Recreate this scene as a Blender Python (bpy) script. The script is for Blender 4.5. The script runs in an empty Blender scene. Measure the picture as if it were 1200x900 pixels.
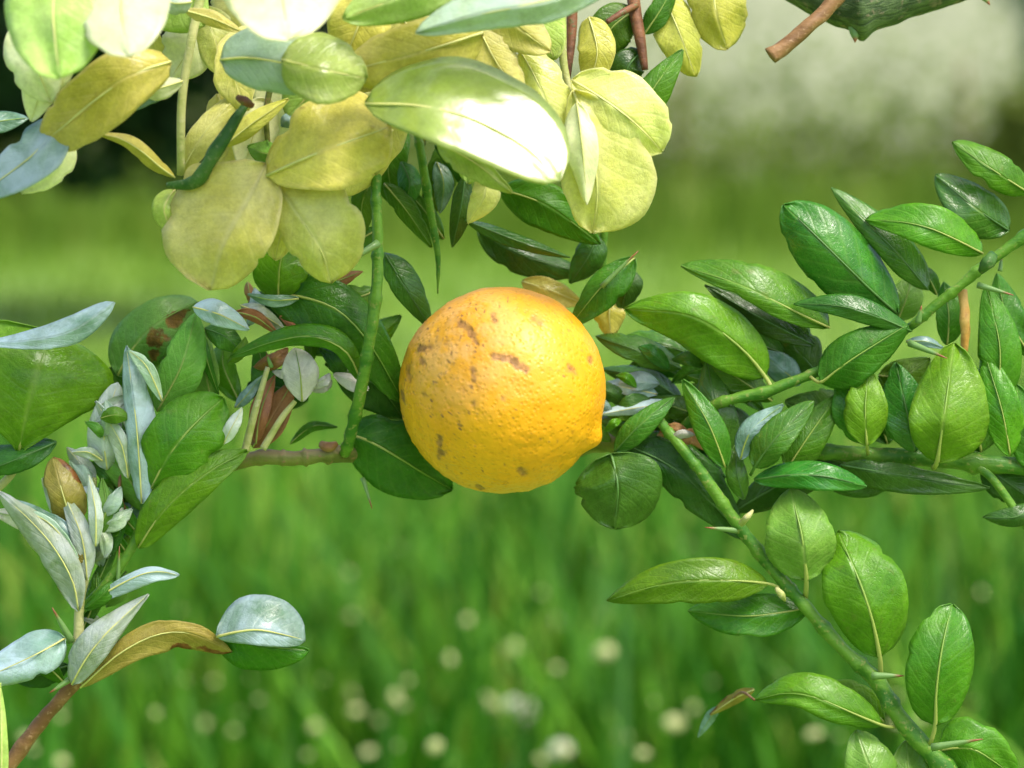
import bpy, bmesh, math, random
import numpy as np
from mathutils import Vector, noise
R_ = math.radians
sc = bpy.context.scene
col = sc.collection
random.seed(7)
rng = np.random.default_rng(7)

# ------------------------------------------------------------------ camera
H, DIST, PITCH = 0.62, 0.70, R_(6.0)
LENS, SENS = 85.0, 36.0
PXM = DIST * SENS / LENS / 1200.0            # metres per photograph pixel at the fruit
CM = 0.01 / PXM                              # one centimetre in those pixels
CAM = Vector((0, -DIST * math.cos(PITCH), H))
FW = Vector((0, math.cos(PITCH), -math.sin(PITCH)))
UP = Vector((0, math.sin(PITCH), math.cos(PITCH)))
RT = Vector((1, 0, 0))
cd = bpy.data.cameras.new('camera')
cam = bpy.data.objects.new('camera', cd)
col.objects.link(cam)
cam.location = CAM
cam.rotation_euler = (R_(90) - PITCH, 0, 0)
cd.lens, cd.sensor_width = LENS, SENS
cd.clip_start, cd.clip_end = 0.02, 500
cd.dof.use_dof = True
cd.dof.focus_distance = DIST - 0.012
cd.dof.aperture_fstop = 8.6
sc.camera = cam

# ------------------------------------------------------------------ sky, sun, exposure
SUN_EL, SUN_AZ = R_(60), R_(48)              # azimuth: 0 = from behind the camera, positive = from the right
sun_dir = Vector((math.sin(SUN_AZ) * math.cos(SUN_EL), -math.cos(SUN_AZ) * math.cos(SUN_EL), math.sin(SUN_EL)))
w = bpy.data.worlds.new('World'); sc.world = w; w.use_nodes = True
wn = w.node_tree
bg = wn.nodes['Background']
sky = wn.nodes.new('ShaderNodeTexSky')
sky.sky_type = 'NISHITA'; sky.sun_disc = False
sky.sun_elevation = SUN_EL
sky.sun_rotation = math.atan2(sun_dir.x, sun_dir.y)
sky.air_density, sky.dust_density, sky.ozone_density = 1.0, 4.0, 0.8
wn.links.new(sky.outputs[0], bg.inputs[0])
bg.inputs[1].default_value = 0.14
ld = bpy.data.lights.new('sun', 'SUN'); ld.energy = 1.5; ld.angle = R_(22); ld.color = (1, 0.96, 0.88)
lo = bpy.data.objects.new('sun', ld); col.objects.link(lo)
lo.rotation_euler = sun_dir.to_track_quat('Z', 'Y').to_euler()
sc.view_settings.view_transform = 'Standard'
sc.view_settings.look = 'None'
sc.view_settings.exposure = 1.22
sc.view_settings.gamma = 1
sc.cycles.use_denoising = True
sc.cycles.max_bounces = 6
sc.cycles.transparent_max_bounces = 6

# ------------------------------------------------------------------ helpers
def P(x, y, d=0.0):
    """photograph pixel + depth behind the fruit plane (cm) -> world point"""
    t = DIST + d * 0.01
    s = PXM * t / DIST
    return CAM + FW * t + RT * ((x - 600) * s) + UP * ((450 - y) * s)

def on_ground(x, y, z=0.0):
    s = PXM / DIST
    v = FW + RT * ((x - 600) * s) + UP * ((450 - y) * s)
    t = (z - CAM.z) / v.z
    return CAM + v * t

def tag(o, label=None, cat=None, group=None, kind=None):
    if label: o['label'] = label
    if cat: o['category'] = cat
    if group: o['group'] = group
    if kind: o['kind'] = kind
    return o

def empty(name, loc, label, cat, group=None):
    o = bpy.data.objects.new(name, None); col.objects.link(o)
    o.location = loc; o.empty_display_size = 0.02
    return tag(o, label, cat, group)

def link(name, me, m, parent=None):
    o = bpy.data.objects.new(name, me); col.objects.link(o)
    if m and not me.materials: me.materials.append(m)
    if parent is not None:
        o.parent = parent
        off = Vector((0, 0, 0)); q = parent
        while q is not None: off += q.location; q = q.parent
        o.location = -off
    return o

def catmull(pts, n):
    pts = [np.array(p, float) for p in pts]
    if len(pts) == 2:
        pts = [pts[0], (pts[0] + pts[1]) / 2, pts[1]]
    e = [2 * pts[0] - pts[1]] + pts + [2 * pts[-1] - pts[-2]]
    m = len(pts) - 1
    out = []
    for i in range(n):
        t = i / (n - 1) * m
        k = min(int(t), m - 1); f = t - k
        a, b, c, d = e[k], e[k + 1], e[k + 2], e[k + 3]
        out.append(0.5 * ((2 * b) + (c - a) * f + (2 * a - 5 * b + 4 * c - d) * f * f + (3 * b - a - 3 * c + d) * f ** 3))
    return out

# ------------------------------------------------------------------ materials
class NT:
    def __init__(s, name):
        s.m = bpy.data.materials.new(name); s.m.use_nodes = True
        s.t = s.m.node_tree; s.n = s.t.nodes
        s.p = s.n['Principled BSDF']; s.o = s.n['Material Output']
    def new(s, k, **kw):
        x = s.n.new(k)
        for a, v in kw.items(): setattr(x, a, v)
        return x
    def ln(s, a, b): s.t.links.new(a, b)
    def val(s, sock, v):
        if hasattr(v, 'is_linked') or hasattr(v, 'links'): s.ln(v, sock)
        else: sock.default_value = v
    def math(s, op, a, b=0.0, c=0.0, clamp=False):
        x = s.new('ShaderNodeMath', operation=op, use_clamp=clamp)
        s.val(x.inputs[0], a); s.val(x.inputs[1], b); s.val(x.inputs[2], c)
        return x.outputs[0]
    def mix(s, f, a, b, blend='MIX'):
        x = s.new('ShaderNodeMix', data_type='RGBA', blend_type=blend)
        s.val(x.inputs[0], f)
        for i, v in ((6, a), (7, b)):
            if isinstance(v, tuple): v = (*v, 1) if len(v) == 3 else v
            s.val(x.inputs[i], v)
        return x.outputs[2]
    def noise(s, vec, scale, detail=3, rough=.55, dist=0.0):
        x = s.new('ShaderNodeTexNoise')
        if vec is not None: s.ln(vec, x.inputs['Vector'])
        x.inputs['Scale'].default_value = scale; x.inputs['Detail'].default_value = detail
        x.inputs['Roughness'].default_value = rough; x.inputs['Distortion'].default_value = dist
        return x.outputs['Fac']
    def ramp(s, f, lo, hi, smooth=True):
        x = s.new('ShaderNodeMapRange', interpolation_type='SMOOTHSTEP' if smooth else 'LINEAR')
        s.val(x.inputs[0], f); x.inputs[1].default_value = lo; x.inputs[2].default_value = hi
        return x.outputs[0]
    def coord(s, k='Object'):
        return s.new('ShaderNodeTexCoord').outputs[k]
    def attr(s, name):
        return s.new('ShaderNodeAttribute', attribute_name=name).outputs['Fac']
    def bump(s, h, strength=.3, dist=.001, normal=None):
        x = s.new('ShaderNodeBump'); s.ln(h, x.inputs['Height'])
        x.inputs['Strength'].default_value = strength; x.inputs['Distance'].default_value = dist
        if normal is not None: s.ln(normal, x.inputs['Normal'])
        return x.outputs['Normal']

def leaf_mat(name, c1, c2, under, vein, rough=.42, transl=.25, tcol=None, coat=.18, spots=0.0, spotcol=(.12, .06, .015),
             brown=None, edge=0.0, bloom_sheen=0.0, bloom_sheen_col=(.55, .62, .62), veinamt=.35, bump=.42, film=0.0):
    t = NT(name); p = t.p
    oc = t.coord('Object')
    rnd = t.new('ShaderNodeObjectInfo').outputs['Random']
    uvs = t.new('ShaderNodeSeparateXYZ'); t.ln(t.coord('UV'), uvs.inputs[0])
    u, v = uvs.outputs[0], uvs.outputs[1]
    av = t.math('MULTIPLY', t.math('ABSOLUTE', t.math('SUBTRACT', v, .5)), 2.0)
    sh = t.new('ShaderNodeVectorMath', operation='ADD'); t.ln(oc, sh.inputs[0])
    cx = t.new('ShaderNodeCombineXYZ'); t.ln(t.math('MULTIPLY', rnd, 7.0), cx.inputs[0]); t.ln(cx.outputs[0], sh.inputs[1])
    oc = sh.outputs[0]
    n1 = t.noise(oc, 55, 4, .6)
    base = t.mix(t.ramp(n1, .32, .68), c1, c2)
    n2 = t.noise(oc, 420, 3, .6)
    base = t.mix(t.math('MULTIPLY', t.ramp(n2, .45, .75), .25), base, c2)
    n4 = t.noise(oc, 900, 3, .7)
    n5 = t.noise(oc, 190, 4, .7)
    mot = t.math('ADD', t.math('MULTIPLY', t.math('SUBTRACT', n4, .5), .55), t.math('MULTIPLY', t.math('SUBTRACT', n5, .5), .9))
    mot = t.math('ADD', mot, 1.0)
    mcol = t.new('ShaderNodeCombineXYZ')
    for k_ in range(3): t.ln(mot, mcol.inputs[k_])
    base = t.mix(1.0, base, mcol.outputs[0], 'MULTIPLY')
    dots = t.new('ShaderNodeTexVoronoi'); dots.inputs['Scale'].default_value = 520; t.ln(oc, dots.inputs['Vector'])
    dk = t.math('MULTIPLY', t.math('SUBTRACT', 1.0, t.ramp(dots.outputs['Distance'], .05, .2)), t.ramp(n5, .5, .6))
    base = t.mix(t.math('MULTIPLY', dk, .35), base, vein)
    un = t.attr('under')
    base = t.mix(un, base, t.mix(t.math('MULTIPLY', t.ramp(n1, .3, .7), .35), under, c2))
    # side veins leave the midrib at a slant
    wob = t.math('MULTIPLY', t.math('SUBTRACT', t.noise(oc, 160, 2), .5), 2.6)
    ph = t.math('ADD', t.math('SUBTRACT', t.math('MULTIPLY', u, 50.0), t.math('MULTIPLY', av, 14.0)), wob)
    vs = t.math('POWER', t.math('ABSOLUTE', t.math('SINE', t.math('MULTIPLY', ph, .5))), 14.0)
    vor = t.new('ShaderNodeTexVoronoi', feature='DISTANCE_TO_EDGE'); vor.inputs['Scale'].default_value = 900; t.ln(oc, vor.inputs['Vector'])
    ret = t.math('SUBTRACT', 1.0, t.ramp(vor.outputs['Distance'], 0.0, .14))
    mid = t.math('SUBTRACT', 1.0, t.ramp(av, .0, .09))
    vv = t.math('MAXIMUM', t.math('MULTIPLY', vs, .30), t.math('MAXIMUM', mid, t.math('MULTIPLY', ret, .16)))
    base = t.mix(t.math('MULTIPLY', vv, veinamt), base, vein)
    if edge: base = t.mix(t.math('MULTIPLY', t.ramp(av, .86, 1.0), edge), base, vein)
    if bloom_sheen:
        nb = t.noise(oc, 90, 4, .62, .4)  # pale blotches: sky sheen painted in, and the whitish coating of some leaves
        fb = t.math('MULTIPLY', t.ramp(nb, .36, .62), bloom_sheen)
        base = t.mix(fb, base, bloom_sheen_col)
    if spots:
        ns = t.noise(oc, 260, 4, .65)
        base = t.mix(t.math('MULTIPLY', t.ramp(ns, .62, .70), spots), base, spotcol)
    if brown:
        for (bu, bv, br) in brown:
            du = t.math('SUBTRACT', u, bu); dv = t.math('MULTIPLY', t.math('SUBTRACT', v, bv), .8)
            dd = t.math('SQRT', t.math('ADD', t.math('MULTIPLY', du, du), t.math('MULTIPLY', dv, dv)))
            dd = t.math('ADD', dd, t.math('MULTIPLY', t.math('SUBTRACT', t.noise(oc, 130, 4, .65), .5), br * 2.6))
            k = t.math('SUBTRACT', 1.0, t.ramp(dd, br * .75, br * .95))
            base = t.mix(k, base, t.mix(t.ramp(t.noise(oc, 300, 3), .35, .65), (.10, .045, .012), (.26, .12, .03)))
    hs = t.new('ShaderNodeHueSaturation')
    t.ln(base, hs.inputs['Color'])
    t.ln(t.math('ADD', t.math('MULTIPLY', t.math('SUBTRACT', rnd, .5), .035), .5), hs.inputs['Hue'])
    t.ln(t.math('ADD', t.math('MULTIPLY', t.math('FRACT', t.math('MULTIPLY', rnd, 13.7)), .44), .78), hs.inputs['Value'])
    base = hs.outputs[0]
    t.ln(base, p.inputs['Base Color'])
    wet = t.math('MAXIMUM', t.ramp(t.noise(oc, 75, 3, .5, .5), .46, .56), film)          # rain film in patches
    t.ln(t.math('SUBTRACT', rough, t.math('MULTIPLY', wet, rough * .45)), p.inputs['Roughness'])
    t.ln(t.math('MULTIPLY', t.math('ADD', t.math('MULTIPLY', wet, .8), .25), t.math('MULTIPLY', t.math('SUBTRACT', 1.0, t.math('MULTIPLY', un, .6)), coat)), p.inputs['Coat Weight'])
    p.inputs['Specular IOR Level'].default_value = .22; p.inputs['Coat Roughness'].default_value = .18; p.inputs['Coat IOR'].default_value = 1.6
    h = t.math('ADD', t.math('MULTIPLY', vv, -1.0), t.math('ADD', t.math('ADD', t.math('MULTIPLY', n2, .8), t.math('MULTIPLY', n4, .5)), t.math('MULTIPLY', t.noise(oc, 130, 3), 2.4)))
    nb_ = t.bump(h, bump, .0006)
    t.ln(nb_, p.inputs['Normal']); 
    nc = t.bump(t.math('ADD', t.math('ADD', t.noise(oc, 110, 2), t.math('MULTIPLY', n2, .35)), t.math('MULTIPLY', vv, -.3)), bump, .0009)
    t.ln(nc, p.inputs['Coat Normal'])
    tr = t.new('ShaderNodeBsdfTranslucent')
    tc = tcol or tuple(min(1, x * 1.7) for x in c2)
    t.ln(t.mix(.65, base, tc), tr.inputs['Color']); t.ln(nb_, tr.inputs['Normal'])
    mx = t.new('ShaderNodeMixShader'); mx.inputs[0].default_value = transl
    t.ln(p.outputs[0], mx.inputs[1]); t.ln(tr.outputs[0], mx.inputs[2]); t.ln(mx.outputs[0], t.o.inputs['Surface'])
    return t.m

VG = (.26, .40, .08)
M = {}
M['green'] = leaf_mat('leaf_green', (.065, .21, .006), (.115, .29, .010), (.15, .30, .04), VG, transl=.28, spots=.35, spotcol=(.16, .20, .03))
M['mid'] = leaf_mat('leaf_mid_green', (.042, .15, .006), (.078, .215, .010), (.12, .25, .05), VG, transl=.25, spots=.35, spotcol=(.14, .16, .03))
M['dark'] = leaf_mat('leaf_dark_green', (.026, .105, .009), (.048, .15, .013), (.09, .2, .05), (.1, .2, .05), transl=.2, coat=.3, rough=.38)
M['pale'] = leaf_mat('leaf_pale_green', (.12, .29, .03), (.18, .36, .05), (.25, .40, .12), (.4, .5, .16), transl=.3)
M['gloss'] = leaf_mat('leaf_glossy', (.03, .135, .010), (.055, .19, .015), (.12, .24, .06), VG, transl=.2, coat=.5, rough=.3)
M['blue'] = leaf_mat('leaf_blue_sheen', (.05, .15, .06), (.09, .2, .10), (.2, .3, .2), (.3, .4, .3), transl=.2, coat=.7, rough=.3, bloom_sheen=.6, bloom_sheen_col=(.34, .48, .46))  # blue sky sheen of wet leaves mixed into the colour
M['palesheen'] = leaf_mat('leaf_blue_green_sheen', (.34, .50, .28), (.46, .60, .40), (.5, .6, .45), (.5, .6, .42), transl=.3, coat=.7, rough=.26, bloom_sheen=.6, bloom_sheen_col=(.52, .66, .58))  # pale blue-green sky sheen put into the base colour
M['sky'] = leaf_mat('leaf_sky_sheen', (.16, .30, .20), (.34, .47, .42), (.2, .36, .1), (.4, .5, .42), transl=.25, coat=.7, rough=.3, bloom_sheen=.88, bloom_sheen_col=(.52, .66, .70))  # reflected sky painted on as pale blue patches
M['white'] = leaf_mat('leaf_whitened', (.22, .34, .14), (.42, .48, .32), (.6, .64, .56), (.55, .58, .45), transl=.25, coat=.4, rough=.4, bloom_sheen=.62, bloom_sheen_col=(.66, .72, .72))  # real whitish coating, plus bluish glare painted into it
M['yellow'] = leaf_mat('leaf_yellow', (.68, .68, .15), (.79, .78, .31), (.82, .80, .38), (.85, .82, .5), transl=.44, tcol=(.85, .78, .2), coat=.35, spots=.25, spotcol=(.32, .24, .05), edge=.3)
M['olive'] = leaf_mat('leaf_olive_yellow', (.57, .55, .07), (.68, .65, .15), (.62, .58, .16), (.74, .68, .28), transl=.4, tcol=(.75, .65, .1), coat=.35, spots=.45, spotcol=(.26, .2, .03), edge=.3)
M['cream'] = leaf_mat('leaf_cream', (.72, .76, .40), (.84, .86, .58), (.84, .86, .6), (.85, .85, .6), transl=.4, tcol=(.9, .9, .5), coat=.9, rough=.3, edge=.3, bump=.2)
M['lime'] = leaf_mat('leaf_lime', (.36, .52, .09), (.54, .66, .20), (.5, .6, .15), (.6, .68, .28), transl=.38, tcol=(.6, .75, .12), coat=.7, rough=.3)
M['limewet'] = leaf_mat('leaf_lime_wet', (.38, .50, .07), (.52, .62, .16), (.5, .6, .15), (.66, .72, .34), transl=.36, tcol=(.6, .75, .12), coat=1.0, rough=.22, bump=.10, film=.95)
M['khaki'] = leaf_mat('leaf_khaki', (.26, .22, .03), (.34, .31, .06), (.34, .3, .08), (.42, .38, .12), transl=.25, brown=[(.93, .9, .14), (.7, 1.0, .12)])
M['eaten'] = leaf_mat('leaf_brown_patch', (.13, .27, .04), (.19, .34, .06), (.2, .33, .09), (.35, .45, .15), transl=.28, brown=[(.50, .72, .17), (.78, .62, .14), (.36, .86, .12)])
M['dry'] = leaf_mat('leaf_dry_brown', (.22, .095, .03), (.42, .2, .08), (.4, .22, .1), (.5, .3, .14), transl=.2, coat=.15, rough=.6)
M['grey'] = leaf_mat('leaf_dry_grey', (.5, .5, .43), (.62, .6, .52), (.62, .62, .55), (.66, .62, .5), transl=.3, coat=.2, rough=.55, spots=.5, spotcol=(.36, .33, .27))

def midrib_mat():
    t = NT('midrib'); p = t.p
    uvs = t.new('ShaderNodeSeparateXYZ'); t.ln(t.coord('UV'), uvs.inputs[0])
    c = t.mix(t.ramp(uvs.outputs[0], 0, .9), (.34, .38, .09), (.15, .29, .03))
    t.ln(c, p.inputs['Base Color']); p.inputs['Roughness'].default_value = .45
    return t.m
M['midrib'] = midrib_mat()
def simple_rib(name, c):
    t = NT(name); t.p.inputs['Base Color'].default_value = (*c, 1); t.p.inputs['Roughness'].default_value = .45
    oc = t.coord('Object'); t.ln(t.mix(t.ramp(t.noise(oc, 200), .3, .7), tuple(x * .8 for x in c), tuple(min(1, x * 1.1) for x in c)), t.p.inputs['Base Color'])
    return t.m
M['rib_yellow'] = simple_rib('midrib_yellow', (.62, .61, .20))
M['rib_dark'] = simple_rib('midrib_dark', (.06, .16, .025))

def bark_mat(name, c1, c2, c3, scale=120, rough=.55, bump=.6, top=None, streak=0):
    t = NT(name); p = t.p; oc = t.coord('Object')
    mp = t.new('ShaderNodeMapping'); mp.inputs['Scale'].default_value = (.35, 1, 1); t.ln(oc, mp.inputs[0])
    n1 = t.noise(mp.outputs[0], scale, 5, .65, .3); n2 = t.noise(oc, scale * 5, 3, .6)
    if streak:
        m2 = t.new('ShaderNodeMapping'); m2.inputs['Scale'].default_value = (9, 26, 1); t.ln(t.coord('UV'), m2.inputs[0])
        n1 = t.math('ADD', t.math('MULTIPLY', n1, .4), t.math('MULTIPLY', t.noise(m2.outputs[0], 1.6, 5, .7, .6), .6))
    c = t.mix(t.ramp(n1, .40, .58), c1, c2)
    c = t.mix(t.math('MULTIPLY', t.ramp(n2, .56, .68), .8), c, c3)
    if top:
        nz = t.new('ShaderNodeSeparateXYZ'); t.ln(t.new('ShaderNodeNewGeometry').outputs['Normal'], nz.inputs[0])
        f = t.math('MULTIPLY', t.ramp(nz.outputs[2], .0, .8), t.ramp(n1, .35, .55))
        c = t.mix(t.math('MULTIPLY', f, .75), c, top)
    t.ln(c, p.inputs['Base Color']); p.inputs['Roughness'].default_value = rough
    p.inputs['Coat Weight'].default_value = .08; p.inputs['Specular IOR Level'].default_value = .25
    t.ln(t.bump(t.math('ADD', n1, t.math('MULTIPLY', n2, .4)), bump, .0012), p.inputs['Normal'])
    return t.m
M['stem'] = bark_mat('stem_green', (.04, .15, .010), (.10, .23, .018), (.22, .26, .06))
M['stemdark'] = bark_mat('stem_dark', (.022, .085, .012), (.05, .13, .02), (.12, .17, .06))
M['stempale'] = bark_mat('stem_pale', (.32, .36, .10), (.44, .44, .18), (.5, .48, .26))
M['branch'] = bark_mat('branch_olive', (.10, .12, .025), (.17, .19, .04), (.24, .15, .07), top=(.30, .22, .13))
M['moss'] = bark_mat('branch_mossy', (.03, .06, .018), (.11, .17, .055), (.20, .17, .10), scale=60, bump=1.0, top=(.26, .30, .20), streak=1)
M['brown'] = bark_mat('twig_brown', (.15, .075, .025), (.25, .135, .05), (.33, .21, .1))
M['red'] = bark_mat('twig_reddish', (.11, .045, .02), (.2, .085, .035), (.1, .12, .04))
M['straw'] = bark_mat('twig_straw', (.5, .26, .05), (.58, .36, .1), (.4, .2, .06))

def thorn_mat():
    t = NT('thorn'); p = t.p
    uvs = t.new('ShaderNodeSeparateXYZ'); t.ln(t.coord('UV'), uvs.inputs[0])
    c = t.mix(t.ramp(uvs.outputs[0], .62, .9), (.14, .26, .07), (.24, .07, .025))
    t.ln(c, p.inputs['Base Color']); p.inputs['Roughness'].default_value = .4
    return t.m
M['thorn'] = thorn_mat()

# ------------------------------------------------------------------ plant geometry
def tube_mesh(name, pts, radii, seg=10, n=None, lump=0.0, cap=True, nodes=0):
    """pts in (pixel x, pixel y, depth cm); radii in pixels"""
    n = n or max(6, len(pts) * 6)
    c = catmull([(x, y, d * CM) for x, y, d in pts], n)
    rr = np.interp(np.linspace(0, 1, n), np.linspace(0, 1, len(radii)), radii)
    vs, fs, uv = [], [], []
    prev = None
    for i in range(n):
        a = c[max(0, i - 1)]; b = c[min(n - 1, i + 1)]
        t = Vector(b - a).normalized()
        ref = prev if prev is not None else Vector((0, 0, 1)) if abs(t.z) < .9 else Vector((1, 0, 0))
        s = (ref - t * ref.dot(t)).normalized(); prev = s
        q = t.cross(s)
        for k in range(seg):
            th = 2 * math.pi * k / seg
            r = rr[i]
            if nodes: r *= 1 + .28 * math.exp(-(((i / (n - 1) * nodes) % 1 - .5) / .07) ** 2)
            if lump: r *= 1 + lump * .6 * noise.noise(Vector((math.cos(th) * 1.7, math.sin(th) * 1.7, i * .22)));r *= 1 + lump * noise.noise(Vector((c[i][0] * .05 + math.cos(th), c[i][1] * .05 + math.sin(th), c[i][2] * .05 + 3)))
            o = (s * math.cos(th) + q * math.sin(th)) * r
            x = Vector(c[i]) + o
            vs.append(P(x.x, x.y, x.z / CM)); uv.append((i / (n - 1), k / seg))
    for i in range(n - 1):
        for k in range(seg):
            k2 = (k + 1) % seg
            fs.append((i * seg + k, i * seg + k2, (i + 1) * seg + k2, (i + 1) * seg + k))
    if cap:
        fs.append(tuple(range(seg))[::-1]); fs.append(tuple((n - 1) * seg + k for k in range(seg)))
    me = bpy.data.meshes.new(name); me.from_pydata([tuple(v) for v in vs], [], fs)
    ul = me.uv_layers.new(name='UVMap')
    for l in me.loops: ul.data[l.index].uv = uv[l.vertex_index]
    me.polygons.foreach_set('use_smooth', [True] * len(me.polygons))
    bm = bmesh.new(); bm.from_mesh(me); bmesh.ops.recalc_face_normals(bm, faces=bm.faces); bm.to_mesh(me); bm.free()
    me.update()
    return me

def tube(root, name, m, pts, radii, **kw):
    return link(name, tube_mesh(name, pts, radii, **kw), M[m], root)

def thorn(root, a, b, r=4):
    mx = tuple((a[i] + b[i]) / 2 for i in range(3))
    return link('thorn', tube_mesh('thorn', [a, mx, b], [r, r * .7, .4], seg=7, n=7), M['thorn'], root)

RIB = dict(yellow='rib_yellow', olive='rib_yellow', cream='rib_yellow', lime='rib_yellow', limewet='rib_yellow', dark='rib_dark', gloss='rib_dark', sky='rib_yellow', palesheen='rib_yellow', khaki='rib_yellow', white='rib_yellow')
_seed = [0]
def leaf(root, m, pts, wl, wr=None, sl=.35, sr=None, cv=0.0, a=.88, b=.72, under=0, mid=1, pet=None, wave=.11, label=None, name='leaf', twist=0.0, rug=1.0):
    """pts: midrib from base to tip (pixel, pixel, depth cm); wl/wr half widths in pixels on the left/right of the way to the tip;
    sl/sr how fast the blade runs back in depth on each side; cv bends the blade across, twist turns it along its length"""
    wr = wl if wr is None else wr; sr = sl if sr is None else sr
    _seed[0] += 1; sd = _seed[0]; rr = random.Random(sd)
    nu, nv = 26, 6
    sl += rr.uniform(-.16, .16) * rug; sr += rr.uniform(-.16, .16) * rug; twist += rr.uniform(-.35, .35) * rug
    c = catmull([(x, y, d * CM) for x, y, d in pts], nu)
    f1, f2 = rr.uniform(5, 9), rr.uniform(0, 6.3)
    ek = 2.0 if m in ('yellow', 'olive', 'cream') else 1.0
    grid = []
    L = sum(np.linalg.norm(c[i + 1][:2] - c[i][:2]) for i in range(nu - 1))
    for i in range(nu):
        u = i / (nu - 1)
        t = c[min(nu - 1, i + 1)] - c[max(0, i - 1)]
        tx, ty = t[0], t[1]; ll = math.hypot(tx, ty) or 1; tx /= ll; ty /= ll
        pr = max(0.0, math.sin(math.pi * min(1, max(0, u)) ** a)) ** b
        if i == 0 or i == nu - 1: pr = 0.03
        row = []
        bite = [1 - .30 * max(0, noise.noise(Vector((u * 6.5, q_ * 9.0, sd * 4.7))) - .28) * (1.6 if rug > .5 else 0) for q_ in (0, 1)]
        for j in range(-nv, nv + 1):
            v = j / nv
            wd, sp = (wl, sl) if v < 0 else (wr, sr)
            sp = sp + (twist * (u - .3) if v < 0 else -twist * (u - .3))
            edge = 1 + ek * .07 * noise.noise(Vector((u * 4, v * 2 + sd * 3.1, sd * 1.7))) + .025 * noise.noise(Vector((u * 14, v * 3 + sd * 1.3, sd * .7)))
            off = abs(v) * wd * pr * edge * bite[0 if v < 0 else 1]
            k = 1 if v < 0 else -1
            x = c[i][0] + k * ty * off
            y = c[i][1] - k * tx * off
            z = c[i][2] + sp * off + cv * off * abs(v)
            z += wave * wd * v * v * math.sin(u * f1 + f2 + (1.3 if v > 0 else 0))
            z += rug * .12 * max(wl, wr) * noise.noise(Vector((u * 2.6, v * 1.6, sd * 2.3))) + .025 * max(wl, wr) * noise.noise(Vector((u * 7, v * 4, sd * 1.1)))
            row.append(P(x, y, z / CM))
        grid.append(row)
    nw = 2 * nv + 1
    top = np.array([[tuple(p) for p in r] for r in grid])
    du = np.gradient(top, axis=0); dv = np.gradient(top, axis=1)
    nn = np.cross(du, dv); nn /= (np.linalg.norm(nn, axis=2, keepdims=True) + 1e-12)
    if (nn.reshape(-1, 3) @ np.array(FW)).mean() > 0: nn = -nn       # towards the camera
    bot = top - nn * .00028
    vs = np.concatenate([top.reshape(-1, 3), bot.reshape(-1, 3)])
    N = nu * nw
    fs = []
    g = lambda i, j: i * nw + j
    for i in range(nu - 1):
        for j in range(nw - 1):
            q = (g(i, j), g(i, j + 1), g(i + 1, j + 1), g(i + 1, j))
            fs.append(q); fs.append(tuple(x + N for x in q[::-1]))
    for i in range(nu - 1):
        for j in (0, nw - 1):
            q = (g(i, j), g(i + 1, j), g(i + 1, j) + N, g(i, j) + N); fs.append(q if j == 0 else q[::-1])
    for j in range(nw - 1):
        for i in (0, nu - 1):
            q = (g(i, j), g(i, j + 1), g(i, j + 1) + N, g(i, j) + N); fs.append(q[::-1] if i == 0 else q)
    me = bpy.data.meshes.new('leaf'); me.from_pydata(vs.tolist(), [], fs)
    ul = me.uv_layers.new(name='UVMap')
    uu = np.array([(i / (nu - 1), j / (nw - 1)) for i in range(nu) for j in range(nw)] * 2, np.float32)
    li = np.empty(len(me.loops), np.int32); me.loops.foreach_get('vertex_index', li)
    ul.data.foreach_set('uv', uu[li].ravel())
    at = me.attributes.new('under', 'FLOAT', 'POINT')
    at.data.foreach_set('value', np.array([float(under)] * N + [1.0 - under] * N, np.float32))
    me.polygons.foreach_set('use_smooth', [True] * len(me.polygons))
    # face winding: outward
    me.update()
    p0 = me.polygons[0]
    if np.dot(np.array(p0.normal), nn[0, 0] + nn[1, 1]) < 0: me.flip_normals()
    o = link(name, me, M[m], root)
    if label: o['label'] = label
    if mid:
        k = [0, nu // 4, nu // 2, 3 * nu // 4, nu - 2]
        fwd = np.array([0, 0, -1.0])
        mp = [tuple(c[i][:2]) + ((c[i][2] - .15 * mid) / CM,) for i in k]
        r0 = max(1.1, min(1.8, max(wl, wr) * .04)) * mid
        rad = [r0 * 1.15, r0 * .95, r0 * .7, r0 * .5, .25]
        if pet is not None:
            mp = [pet] + mp; rad = [r0 * 2.0, r0 * 1.7] + rad[1:]
        link('midrib', tube_mesh('midrib', mp, rad, seg=6, n=14), M[RIB.get(m, 'midrib')], o)
    return o

# ================================================================== SETTING
def noise_ground():
    t = NT('lawn_soil'); p = t.p; oc = t.coord('Object')
    n = t.noise(oc, .9, 5, .6); n2 = t.noise(oc, 14, 4, .6)
    c = t.mix(t.ramp(n, .3, .7), (.13, .245, .024), (.18, .295, .034))
    c = t.mix(t.math('MULTIPLY', t.ramp(n2, .45, .7), .5), c, (.09, .17, .012))
    t.ln(c, p.inputs['Base Color']); p.inputs['Roughness'].default_value = .8
    t.ln(t.bump(n2, .6, .03), p.inputs['Normal'])
    return t.m
M['ground'] = noise_ground()
n = 61
gx = np.linspace(-1, 1, n); gx = np.sign(gx) * np.abs(gx) ** 2.2 * 150
vv, ff = [], []
for j in range(n):
    for i in range(n):
        x, y = gx[i], gx[j] + 6
        vv.append((x, y, .02 * noise.noise(Vector((x * .5, y * .5, 0))) - .01))
for j in range(n - 1):
    for i in range(n - 1):
        ff.append((j * n + i, j * n + i + 1, (j + 1) * n + i + 1, (j + 1) * n + i))
me = bpy.data.meshes.new('lawn'); me.from_pydata(vv, [], ff)
tag(link('lawn', me, M['ground']), 'green lawn stretching away out of focus', None, None, 'structure')

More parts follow.
